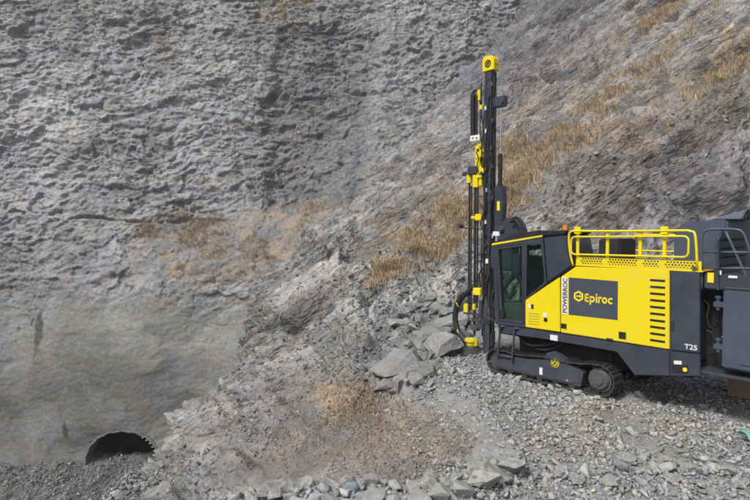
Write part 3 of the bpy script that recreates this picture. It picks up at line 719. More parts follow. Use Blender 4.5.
from mathutils.geometry import tessellate_polygon
class MB:
    def __init__(s): s.bm = bmesh.new()
    def box(s, x0, x1, y0, y1, z0, z1, bev=.008):
        b = bmesh.new(); bmesh.ops.create_cube(b, size=1)
        bmesh.ops.scale(b, vec=(abs(x1-x0), abs(y1-y0), abs(z1-z0)), verts=b.verts)
        bmesh.ops.translate(b, vec=((x0+x1)/2, (y0+y1)/2, (z0+z1)/2), verts=b.verts)
        if bev:
            bev = min(bev, .3*min(abs(x1-x0), abs(y1-y0), abs(z1-z0)))
            bmesh.ops.bevel(b, geom=b.edges[:], offset=bev, segments=2, affect='EDGES')
        return s.join(b)
    def join(s, b, M=None):
        if M is not None: bmesh.ops.transform(b, matrix=M, verts=b.verts)
        me = bpy.data.meshes.new('t'); b.to_mesh(me); b.free(); s.bm.from_mesh(me); bpy.data.meshes.remove(me); return s
    def obox(s, c, size, rot, bev=.006):
        b = bmesh.new(); bmesh.ops.create_cube(b, size=1); bmesh.ops.scale(b, vec=size, verts=b.verts)
        if bev: bmesh.ops.bevel(b, geom=b.edges[:], offset=min(bev, .3*min(size)), segments=1, affect='EDGES')
        return s.join(b, Matrix.Translation(c) @ rot)
    def prism(s, poly, y0, y1, holes=(), bev=0.0):
        "polygon in x, z pushed from y0 to y1, with holes"
        b = bmesh.new(); loops = [list(poly)]+[list(h) for h in holes]
        tris = tessellate_polygon([[Vector((p[0], p[1], 0)) for p in l] for l in loops])
        pts = [p for l in loops for p in l]
        A_ = [b.verts.new((p[0], y0, p[1])) for p in pts]; B_ = [b.verts.new((p[0], y1, p[1])) for p in pts]
        for t in tris:
            for S_ in (A_, B_):
                try: b.faces.new([S_[i] for i in t])
                except ValueError: pass
        o = 0
        for l in loops:
            n = len(l)
            for i in range(n): b.faces.new((A_[o+i], A_[o+(i+1) % n], B_[o+(i+1) % n], B_[o+i]))
            o += n
        bmesh.ops.recalc_face_normals(b, faces=b.faces[:])
        if bev and not holes:
            bmesh.ops.dissolve_limit(b, angle_limit=.01, verts=b.verts[:], edges=b.edges[:])
            bmesh.ops.bevel(b, geom=b.edges[:], offset=bev, segments=2, affect='EDGES')
        return s.join(b)
    def prismx(s, poly, x0, x1):
        "polygon in y, z pushed from x0 to x1"
        b = bmesh.new(); A_ = [b.verts.new((x0, p[0], p[1])) for p in poly]; B_ = [b.verts.new((x1, p[0], p[1])) for p in poly]
        b.faces.new(A_); b.faces.new(B_[::-1]); n = len(poly)
        for i in range(n): b.faces.new((A_[i], B_[i], B_[(i+1) % n], A_[(i+1) % n]))
        bmesh.ops.recalc_face_normals(b, faces=b.faces[:]); return s.join(b)
    def cyl(s, p0, p1, r0, r1=None, seg=20, caps=True):
        r1 = r0 if r1 is None else r1; p0 = Vector(p0); p1 = Vector(p1); d = p1-p0
        b = bmesh.new(); bmesh.ops.create_cone(b, cap_ends=caps, segments=seg, radius1=r0, radius2=r1, depth=d.length)
        return s.join(b, Matrix.Translation((p0+p1)/2) @ d.to_track_quat('Z', 'Y').to_matrix().to_4x4())
    def ring(s, c, ax, R, r, seg=32, sub=8):
        b = bmesh.new(); ax = Vector(ax).normalized(); q = ax.to_track_quat('Z', 'Y').to_matrix().to_4x4()
        vs = [[b.verts.new(((R+r*math.cos(2*math.pi*j/sub))*math.cos(2*math.pi*i/seg), (R+r*math.cos(2*math.pi*j/sub))*math.sin(2*math.pi*i/seg), r*math.sin(2*math.pi*j/sub))) for j in range(sub)] for i in range(seg)]
        for i in range(seg):
            for j in range(sub): b.faces.new((vs[i][j], vs[(i+1) % seg][j], vs[(i+1) % seg][(j+1) % sub], vs[i][(j+1) % sub]))
        return s.join(b, Matrix.Translation(c) @ q)
    def tube(s, pts, r, seg=8, smooth=3, closed=False):
        P_ = [Vector(p) for p in pts]
        if smooth:
            Q = []
            n = len(P_)
            rng_ = range(n) if closed else range(n-1)
            for i in rng_:
                p0 = P_[(i-1) % n] if closed or i > 0 else P_[0]*2-P_[1]; p1 = P_[i]; p2 = P_[(i+1) % n]
                p3 = P_[(i+2) % n] if closed or i+2 < n else P_[-1]*2-P_[-2]
                for k in range(smooth):
                    t = k/smooth
                    Q.append(.5*((2*p1)+(-p0+p2)*t+(2*p0-5*p1+4*p2-p3)*t*t+(-p0+3*p1-3*p2+p3)*t**3))
            if not closed: Q.append(P_[-1])
            P_ = Q
        b = bmesh.new(); rings = []; n = len(P_); up = None
        for i, p in enumerate(P_):
            d = (P_[(i+1) % n] if closed or i < n-1 else p)-(P_[i-1] if closed or i > 0 else p)
            if d.length < 1e-9: d = Vector((0, 0, 1))
            d.normalize()
            if up is None: up = Vector((0, 0, 1)) if abs(d.z) < .9 else Vector((1, 0, 0))
            a = d.cross(up).normalized(); c = a.cross(d); up = c
            rings.append([b.verts.new(p+(a*math.cos(2*math.pi*k/seg)+c*math.sin(2*math.pi*k/seg))*r) for k in range(seg)])
        for i in range(n if closed else n-1):
            for k in range(seg):
                b.faces.new((rings[i][k], rings[(i+1) % n][k], rings[(i+1) % n][(k+1) % seg], rings[i][(k+1) % seg]))
        if not closed: b.faces.new(rings[0][::-1]); b.faces.new(rings[-1])
        bmesh.ops.recalc_face_normals(b, faces=b.faces[:])
        for f in b.faces: f.smooth = True
        return s.join(b)
    def round_rect(s, pts, rad, r, y, arc=5):
        "closed tube frame in the x, z plane with rounded corners"
        out = []; n = len(pts)
        for i in range(n):
            p = Vector(pts[i]); a = (Vector(pts[i-1])-p).normalized(); c = (Vector(pts[(i+1) % n])-p).normalized()
            A_ = p+a*rad; C_ = p+c*rad
            for k in range(arc+1):
                t = k/arc; q = A_*(1-t)**2+p*2*t*(1-t)+C_*t*t; out.append((q.x, y, q.y))
        return s.tube(out, r, 8, 0, True)
    def build(s, name, mat, parent=None, label=None):
        me = bpy.data.meshes.new(name); s.bm.to_mesh(me); s.bm.free(); me.materials.append(mat)
        o = bpy.data.objects.new(name, me); COL.objects.link(o)
        if parent: o.parent = parent
        if label: o['label'] = label
        return o

def lettering(name, txt, size, mat, parent, loc, vertical=False, bold=.0, sx=1.0):
    cu = bpy.data.curves.new('t', 'FONT'); cu.body = txt; cu.size = size; cu.extrude = .002; cu.offset = bold; cu.align_x = 'LEFT'
    ob = bpy.data.objects.new('t', cu); COL.objects.link(ob)
    bpy.context.view_layer.update()
    me = bpy.data.meshes.new_from_object(ob.evaluated_get(bpy.context.evaluated_depsgraph_get()))
    bpy.data.objects.remove(ob)
    ax, az = Vector((-1, 0, 0)), Vector((0, 0, 1))
    if vertical: ax, az = Vector((0, 0, 1)), Vector((1, 0, 0))
    M = Matrix((ax*sx, az, Vector((0, 1, 0)))).transposed().to_4x4(); M.translation = loc
    me.transform(M); me.materials.clear(); me.materials.append(mat)
    o = bpy.data.objects.new(name, me); COL.objects.link(o); o.parent = parent; return o

rig = bpy.data.objects.new('drill_rig', None); COL.objects.link(rig)
rig.location = (RO[0], RO[1], 0); rig.rotation_euler = (0, 0, RA)
tag(rig, 'yellow and dark grey crawler drill rig with a tall mast, standing on the gravel bench', 'drill rig')
Y1 = 1.2
# ---- body core and side panels
body = MB().box(-.45, -2.6, -1.1, 1.15, .96, 2.38, .02).box(.5, -.5, -1.1, 1.14, .93, 1.3, .02).build('body', DRK, rig)
yp = MB().prism(pxs([(560.8,276.9),(575.5,266.6),(669.2,270.2),(669.2,349.6),(560.8,332.6)], Y1), 1.15, 1.2, bev=.012).build('side_panel', YEL, rig, 'yellow rear side panel with logo and slots')
yf = MB().prism(pxs([(525.2,300.2),(559.6,276.9),(559.9,332.2),(525.2,327.2)], Y1), 1.15, 1.2, bev=.012).build('side_panel', YEL, rig, 'yellow angled panel behind the cab door')
MB().prism(pxs([(497.6,325.2),(525,328.2),(669.3,350.6),(669.3,376.2),(634.2,375.4),(616.5,352.2),(548,340),(498,332.8)], Y1), 1.12, 1.19, bev=.012).build('side_sill', DRK, rig)
MB().prism(pxs([(670.4,270.4),(699.6,271.8),(699.8,353.6),(670.4,350.2)], Y1), 1.14, 1.2, bev=.012).build('rear_panel', DRK, rig)
rp2 = MB().prism(pxs([(670.4,351.2),(699.8,354.4),(699.8,376.4),(670.4,376.0)], Y1), 1.14, 1.2, bev=.01).build('rear_panel', DRK, rig)
# yellow top lip that turns in under the walkway
MB().prism([(-.52, 2.425), (-2.68, 2.425), (-2.68, 2.45), (-.52, 2.45)], .62, 1.19, bev=.006).build('walkway', YEL, rig)
# louvre slots
lv = MB()
for k in range(10):
    v = 280+k*6.72
    a = SD(650.2, v-.1, Y1); c = SD(665.2, v+1.0, Y1)
    lv.box(c[0], a[0], 1.196, 1.208, (a[1]+c[1])/2-.018, (a[1]+c[1])/2+.018, .004)
lv.build('louvre', BLK, yp)
# logo plate
lg = MB().prism(pxs([(568.8,277.4),(618,281.3),(617.6,320),(568.8,314.6)], Y1), 1.2, 1.206, bev=.002).build('logo_plate', DEC, yp)
MB().prism(pxs([(561.7,276.9),(567.6,277.3),(567.6,314.7),(561.7,314.0)], Y1), 1.2, 1.206, bev=.002).build('name_strip', WHT, yp)
a = SD(566.9, 313.2, Y1)
lettering('name_lettering', 'POWERROC', .122, DEC, yp, (a[0]-.0, 1.2085, a[1]), True, .0028, .98)
# Epiroc written in round strokes
def stroke_word():
    mb = MB(); h = .165; th_ = .034; x = 0; y0, y1 = 1.206, 1.212
    def P2(px, pz): return (ox-px*.80, oz+pz*.93)
    def bar(x0, z0, x1, z1):
        d = Vector((x1-x0, z1-z0)); L_ = d.length; d /= L_; n_ = Vector((-d.y, d.x))*th_/2
        q = [Vector((x0, z0))+n_, Vector((x1, z1))+n_, Vector((x1, z1))-n_, Vector((x0, z0))-n_]
        mb.prism([P2(p.x, p.y) for p in q], y0, y1)
    def arc(cx, cz, r, a0, a1, seg=22, rz=None):
        n = seg; o_ = []; i_ = []
        for k in range(n+1):
            t = math.radians(a0+(a1-a0)*k/n); o_.append(P2(cx+math.cos(t)*(r+th_/2), cz+math.sin(t)*(r+th_/2))); i_.append(P2(cx+math.cos(t)*(r-th_/2), cz+math.sin(t)*(r-th_/2)))
        for k in range(n): mb.prism([o_[k], o_[k+1], i_[k+1], i_[k]], y0, y1)
    ox, oz = SD(584.8, 301.6, Y1)
    e = th_/2; xh = .125; r = xh/2-e
    bar(e, 0, e, h); bar(0, h-e, .098, h-e); bar(0, h*.5, .088, h*.5); bar(0, e, .098, e)                 # E
    x = .122; bar(x+e, -.05, x+e, xh); arc(x+e+r, xh/2, r, 0, 360)                                  # p
    x += 2*r+th_+.022; bar(x+e, 0, x+e, xh); bar(x+e, h-.022, x+e, h+.008)                          # i
    x += th_+.022; bar(x+e, 0, x+e, xh); arc(x+e+.042, xh-.042-e, .042, 60, 180, 10)                 # r
    x += .088; arc(x+e+r, xh/2, r, 0, 360)                                                          # o
    x += 2*r+th_+.014; arc(x+e+r, xh/2, r, 42, 318)                                                 # c
    # emblem: six-sided ring round a small arrow mark
    cx, cz = SD(578.8, 296.2, Y1); R1, R2 = .105, .068
    hx = [(cx+R1*math.sin(math.radians(60*k)), cz+R1*math.cos(math.radians(60*k))) for k in range(6)]
    hi = [(cx+R2*math.sin(math.radians(60*k)), cz+R2*math.cos(math.radians(60*k))) for k in range(6)]
    mb.prism(hx, y0, y1, holes=[hi])
    ox, oz = cx, cz; th_2 = th_; 
    mb.prism([(cx+.045, cz+.012), (cx-.02, cz+.012), (cx-.02, cz+.032), (cx-.06, cz), (cx-.02, cz-.032), (cx-.02, cz-.012), (cx+.045, cz-.012)], y0, y1)
    return mb
stroke_word().build('logo_lettering', YDC, lg)
a = SD(684.4, 348.0, Y1); lettering('model_lettering', 'T25', .115, WHT, rig, (a[0], 1.202, a[1]-.01), False, .002, 1.05)
# small fittings on the flank
def flank(L, mat, nm, par, y0=1.2, y1=1.208): return MB().prism(pxs(L, Y1), y0, y1, bev=.001).build(nm, mat, par)
flank([(561.4,323.4),(566.6,324.0),(566.6,328.6),(561.4,327.9)], BLK, 'latch', yp, 1.2, 1.214)
flank([(619,331.5),(626,332.6),(626,339.2),(619,338)], BLK, 'latch', yp, 1.2, 1.214)
flank([(606.5,338),(613,338.9),(613,340.4),(606.5,339.4)], BLK, 'latch', yp)
flank([(671.2,320.5),(674,320.8),(674,331.3),(671.2,331)], BLK, 'latch', rig, 1.2, 1.214)
flank([(550,334.6),(557.4,335.6),(557.4,341.2),(550,340)], WHT, 'sticker', rig, 1.19, 1.196)
flank([(674,360.6),(681.8,361),(681.8,364.6),(674,364.2)], WHT, 'sticker', rp2)
flank([(671.8,364.6),(688.4,365.6),(688.4,373.6),(671.8,372.8)], BLK, 'latch', rp2)
a = SD(685.2, 369.6, Y1); MB().cyl((a[0], 1.2, a[1]), (a[0], 1.216, a[1]), .035).build('sticker', YDC, rp2)
flank([(528.2,304),(530.6,304.2),(530.6,308.4),(528.2,308.2)], WHT, 'sticker', yf)
flank([(531.4,304.2),(533.6,304.4),(533.6,308.8),(531.4,308.6)], BLK, 'sticker', yf)
flank([(543.2,312.8),(547,313.2),(547,317.2),(543.2,316.8)], WHT, 'sticker', yf)
flank([(544,317.8),(547.4,318.2),(547.4,321.8),(544,321.4)], BLK, 'sticker', yf)
for k in range(5): flank([(528.5,313+k*2.6),(539.5,314.4+k*2.6),(539.5,314.8+k*2.6),(528.5,313.4+k*2.6)], DRK, 'sticker', yf, 1.2, 1.2015)
# perforated kick plate
kp0 = SD(577.5, 258.6, Y1)[0]; kp1 = -2.66
holes = []
nh = 38
for k in range(nh):
    x = kp0-.10-(kp0-kp1-.2)*k/(nh-1)
    if any(abs(x-q) < .05 for q in (SD(606, 250, Y1)[0], SD(640, 250, Y1)[0], SD(664, 250, Y1)[0])): continue
    for j in range(3):
        cx, cz = x+((j%2)*.0265), 2.482+.043*j
        holes.append([(cx+.0185*math.cos(t*math.pi/3), cz+.0185*math.sin(t*math.pi/3)) for t in range(6)])
MB().prism([(kp0, 2.452), (kp1, 2.452), (kp1, 2.60), (kp0+.02, 2.60)], 1.17, 1.185, holes).build('kick_plate', YEL, rig)
# yellow hand rails
hr = MB()
T = pxs([(572.5,233.2),(664,229.6)], 1.18); zt_ = 3.06
xa = T[0][0]; 
hr.tube([(xa-.02, 1.18, 2.42), (xa+.05, 1.18, 2.7), (xa+.07, 1.18, 3.0), (xa+.02, 1.18, zt_+.01), (xa-.1, 1.18, zt_+.02), (-1.2, 1.18, 3.08), (-2.3, 1.18, 3.09), (-2.48, 1.18, 3.08), (-2.56, 1.18, 3.0), (-2.6, 1.18, 2.46)], .021, 10, 3)
inner = pxs([(571.5,236.8),(689,235.2),(689,257),(571.5,256.6)], 1.2)
q = [(inner[0][0], 2.97), (inner[1][0], 3.0), (inner[1][0], 2.66), (inner[0][0], 2.64)]
hr.round_rect(q, .09, .018, 1.21)
hr.build('hand_rail', YEL, rig)
for u in (577.5, 607.2, 640.0, 664.2):
    x = SD(u, 250, 1.16)[0]; big_ = u in (577.5, 664.2)
    m = MB().box(x-.028, x+.028, 1.13, 1.165, 2.44, 3.07, .006)
    if big_: m.box(x-.06, x+.06, 1.12, 1.19, 3.02, 3.16, .01)
    m.build('rail_post', YEL, rig)
# far-side rail, lower and partly hidden
hf = MB().round_rect([(-.6, 3.0), (-2.5, 3.0), (-2.5, 2.66), (-.6, 2.66)], .09, .018, -1.1)
hf.build('hand_rail', YEL, rig)
# ---- deck boxes behind the railing
MB().box(-.62, -1.05, -.2, .5, 2.38, 2.93, .03).box(-.5, -1.2, -.9, .55, 2.38, 2.5, .02).build('air_cleaner', BLK, rig)
MB().box(-1.2, -2.0, -1.0, .6, 2.38, 2.5, .03).build('deck_cover', DRK, rig)
# engine hood at the rear
MB().prism([(-2.03, 2.40), (-2.03, 3.02), (-2.16, 3.24), (-2.84, 3.28), (-2.86, 2.40)], -.85, .62, bev=.035).build('engine_hood', DRL, rig)
pz = [SX(u, v, -2.88) for u, v in [(717.5,290),(717.5,240),(720.5,233),(741,231),(744.5,240),(745,291)]]
lou = MB().prismx([(p[0], p[1]) for p in pz], -2.87, -2.90)
lou_o = lou.build('rear_grille', DRK, rig)
ls = MB()
for k in range(6):
    v = 239+k*8.4
    a = SX(719, v, -2.9); c = SX(743.5, v, -2.9)
    ls.obox((-2.925, (a[0]+c[0])/2, (a[1]+c[1])/2), (.05, abs(a[0]-c[0])*.92, .012), Matrix.Rotation(.7, 4, 'Y'), .002)
    ls.box(-2.901, -2.904, a[0], c[0], a[1]-.045, a[1]-.012, 0)
ls.build('grille_slat', BLK, lou_o)
# raised exhaust scoop on the hood
a0 = (-2.2, 3.27)
sc_ = MB()
b = bmesh.new()
vs_ = [b.verts.new(p) for p in [(-2.55, .55, 3.27), (-2.55, -.5, 3.27), (-3.08, -.52, 3.50), (-3.08, .5, 3.44), (-3.02, .55, 3.27), (-3.02, -.5, 3.27)]]
for f in ((0, 1, 2, 3), (0, 3, 4), (1, 5, 2), (0, 4, 5, 1), (4, 3, 2, 5)): b.faces.new([vs_[i] for i in f])
bmesh.ops.recalc_face_normals(b, faces=b.faces[:]); bmesh.ops.bevel(b, geom=b.edges[:], offset=.015, segments=2, affect='EDGES')
sc_.join(b); sc_.build('exhaust_scoop', DRL, rig)
MB().prismx([(.47, 3.30), (.44, 3.41), (-.44, 3.46), (-.44, 3.30)], -3.045, -3.066).build('scoop_mouth', BLK, rig)
# ---- rear end
MB().box(-2.6, -2.88, -1.0, .72, .75, 2.42, .02).build('rear_frame', BLK, rig)
MB().box(-2.68, -3.9, -1.0, 1.12, 2.16, 2.42, .02).build('rear_platform', DRK, rig)
cz0 = SD(723, 289, Y1); cz1 = SD(723, 368.5, Y1)
cab2 = MB().box(cz0[0], -3.85, .35, 1.2, cz1[1], cz0[1], .03).box(cz0[0]-.25, -3.7, 1.195, 1.215, cz1[1]+.1, cz0[1]-.12, .01).build('dust_cabinet', DRL, rig)
MB().box(cz0[0]-.02, -3.8, .36, 1.19, cz0[1]+.002, cz0[1]+.03, .01).build('cabinet_top', STL, rig)  # top face of the cabinet, in a paler material
MB().box(-2.62, -3.8, .2, 1.14, .80, .85, .008).build('tow_bar', DRK, rig)
for v0 in (304, 346):
    a = SD(713, v0, 1.12); c = SD(727, v0+2, 1.12)
    MB().box(c[0]-.1, a[0], 1.04, 1.12, a[1]-.05, a[1]+.04, .012).cyl((a[0]-.06, 1.08, a[1]-.09), (a[0]-.06, 1.08, a[1]+.09), .03).cyl((a[0]-.06, 1.08, a[1]+.09), (a[0]-.06, 1.08, a[1]+.13), .045).build('hinge_arm', DRL, rig)
for k, pts in enumerate([[(726,296),(723,304),(725,312),(722,322),(724,334)], [(719,296),(716,306),(718,318),(715,328)], [(722,336),(725,343),(723,352),(725,362)], [(706,330),(712,334),(714,345),(711,356)], [(704,300),(709,306),(707,318),(711,330)]]):
    MB().tube([(SD(u, v, 1.0-.03*k)[0], 1.0-.03*k, SD(u, v, 1.0-.03*k)[1]) for u, v in pts], .018, 8, 4).build('hose', RUB if k != 2 else STL, rig)
MB().box(*[SD(724.5, 300, 1.06)[0], SD(726.5, 300, 1.06)[0]], 1.04, 1.06, SD(725, 312, 1.06)[1], SD(725, 303, 1.06)[1], .004).box(SD(724, 300, 1.06)[0], SD(726.4, 300, 1.06)[0], 1.04, 1.06, SD(725, 361, 1.06)[1], SD(725, 352, 1.06)[1], .004).build('warning_plate', WHT, rig)
a = SD(710.5, 276.5, 1.12); MB().box(a[0]-.05, a[0]+.04, 1.12, 1.135, a[1]-.1, a[1]+.06, .004).build('sticker', YDC, rig)
a = SD(719.5, 272.5, 1.12); MB().box(a[0]-.03, a[0]+.03, 1.12, 1.135, a[1]-.04, a[1]+.03, .004).build('sticker', WHT, rig)
a = SD(733, 277, 1.12); MB().box(a[0]-.06, a[0]+.06, 1.12, 1.135, a[1]-.02, a[1]+.02, .004).build('sticker', WHT, rig)
# dark tube rails round the rear platform
rr_ = MB()
def pl(L, y): return [(SD(u, v, y)[0], y, SD(u, v, y)[1]) for u, v in L]
rr_.tube(pl([(701.8,290),(701.8,262),(701.8,240),(703.5,232.5),(709,229.6),(724,229.2),(738,229.8),(743.5,234),(747,243),(753,262),(760,288)], 1.1), .02, 8, 4)
rr_.tube(pl([(716.5,290),(716.5,256),(716.8,240),(719,234),(725,230)], 1.08), .02, 8, 4)
rr_.tube(pl([(725,230),(735,252),(746,276),(752,290)], 1.09), .02, 8, 2)
for v in (252.0, 268.0): rr_.tube(pl([(701.8,v),(730,v+.2),(760,v+.6)], 1.1), .018, 8, 0)
rr_.build('rear_rail', DRL, rig)
a = SD(694, 268, Y1); MB().cyl((a[0], 1.2, a[1]), (a[0], 1.22, a[1]), .03).build('clamp', STL, rig)

# ---- cab
OUT = pxs([(492.4,244.4),(542.6,236.2),(546.4,283.6),(525,300),(525,327.6),(495.6,324.2)], Y1)
DG = pxs([(498,249.6),(522.2,245.9),(522.2,320.2),(503.2,317.6)], Y1)
WG = pxs([(526.6,245.2),(541.2,242.8),(544.2,282.6),(526.6,296.8)], Y1)
cab = MB().prism(OUT, 1.1, 1.2, [DG, WG]).build('cab', DRK, rig)
gd = MB().prism(DG, 1.165, 1.172).build('door_glass', GLS, cab)
MB().prism(WG, 1.165, 1.172).build('side_glass', GLS, cab)
MB().prism(pxs([(542.9,236.4),(563.6,234.2),(566.2,236.6),(571.6,266.4),(558.2,276.4),(546.8,283.2)], Y1), .25, 1.19, bev=.03).build('cab_rear_panel', DRK, cab)
# door seam, seals and handle
sm_ = MB(); DO = pxs([(496.2,247.2),(524,243.2),(524,323.6),(499.4,320.6)], Y1)
for i in range(4):
    a, c = DO[i], DO[(i+1) % 4]; sm_.tube([(a[0], 1.2, a[1]), (c[0], 1.2, c[1])], .008, 6, 0)
for L_ in (DG, WG):
    for i in range(4):
        a, c = L_[i], L_[(i+1) % 4]; sm_.tube([(a[0], 1.198, a[1]), (c[0], 1.198, c[1])], .009, 6, 0)
sm_.build('window_seal', RUB, cab)
MB().prism(pxs([(499.4,309.5),(504.2,309),(504.6,318),(500.2,317.6)], Y1), 1.2, 1.225, bev=.006).build('door_handle', BLK, cab)
x0c = OUT[0][0]; x1c = OUT[1][0]
# shell: floor, front posts, far wall with its own windows
MB().box(.0, 1.22, .2, 1.1, 1.02, 1.16, .01).build('cab_floor', DRK, cab)
fw = MB(); oo = [(1.3, 1.1), (1.34, 2.72), (.1, 2.9), (0, 1.1)]
fw.prism(oo, .18, .24, [[(1.2, 1.75), (1.24, 2.62), (.72, 2.70), (.72, 1.75)], [(.64, 1.75), (.64, 2.71), (.16, 2.78), (.14, 1.75)]]).build('cab_wall', DRK, cab)
MB().box(1.24, 1.3, .24, .3, 1.1, 2.74, .01).box(1.24, 1.3, 1.04, 1.1, 1.1, 2.74, .01).box(1.2, 1.28, .3, 1.04, 1.02, 1.3, .01).build('cab_pillar', DRK, cab)
MB().box(1.262, 1.27, .3, 1.04, 1.3, 2.72, 0).build('windscreen', GLS, cab)
MB().box(.0, .08, .24, 1.1, 1.1, 2.86, .01).build('cab_back', STL, cab)
st_ = MB().box(.25, .72, .45, .92, 1.46, 1.6, .05).obox((.26, .68, 1.9), (.13, .46, .66), Matrix.Rotation(-.15, 4, 'Y'), .05).obox((.2, .68, 2.32), (.1, .26, .2), Matrix.Rotation(-.15, 4, 'Y'), .04).box(.35, .6, .55, .82, 1.16, 1.46, .02)
st_.build('operator_seat', DRL, cab)
cs = MB().box(.3, .8, .94, 1.05, 1.62, 1.7, .02).box(.3, .8, .32, .43, 1.62, 1.7, .02).cyl((.72, 1.0, 1.7), (.75, 1.0, 1.86), .018).cyl((.75, 1.0, 1.86), (.76, 1.0, 1.93), .03).cyl((.72, .38, 1.7), (.75, .38, 1.86), .018)
cs.obox((1.12, .42, 2.0), (.05, .22, .34), Matrix.Rotation(.3, 4, 'Y'), .01).box(1.05, 1.2, .3, 1.0, 1.16, 1.42, .02)
cs.build('control_console', STL, cab)
MB().prism(pxs([(503,303),(522,302),(522,319.4),(503.4,317)], 1.14), 1.13, 1.14).build('door_lower_panel', STL, cab)
# roof with the yellow edge strip
rf = MB().prism([SD(491.8, 244.6, Y1), SD(542.8, 236.3, Y1), SD(564, 234.4, Y1), (-.36, 3.07), (.3, 3.09), (.75, 3.03), (1.36, 2.84)], .2, 1.2, bev=.015).build('cab_roof', BLK, cab)
MB().prism(pxs([(491.9,243.4),(542.4,235.0),(542.4,236.7),(491.9,245.4)], 1.21), 1.2, 1.215).build('roof_strip', YEL, rf)
a = SD(565.2, 228.5, 1.0)
MB().cyl((a[0], 1.0, a[1]-.16), (a[0], 1.0, a[1]-.05), .03).cyl((a[0], 1.0, a[1]-.06), (a[0], 1.0, a[1]-.03), .06).build('beacon_base', BLK, rf)
MB().cyl((a[0], 1.0, a[1]-.03), (a[0], 1.0, a[1]+.07), .05, .042).build('beacon', ORG, rf)

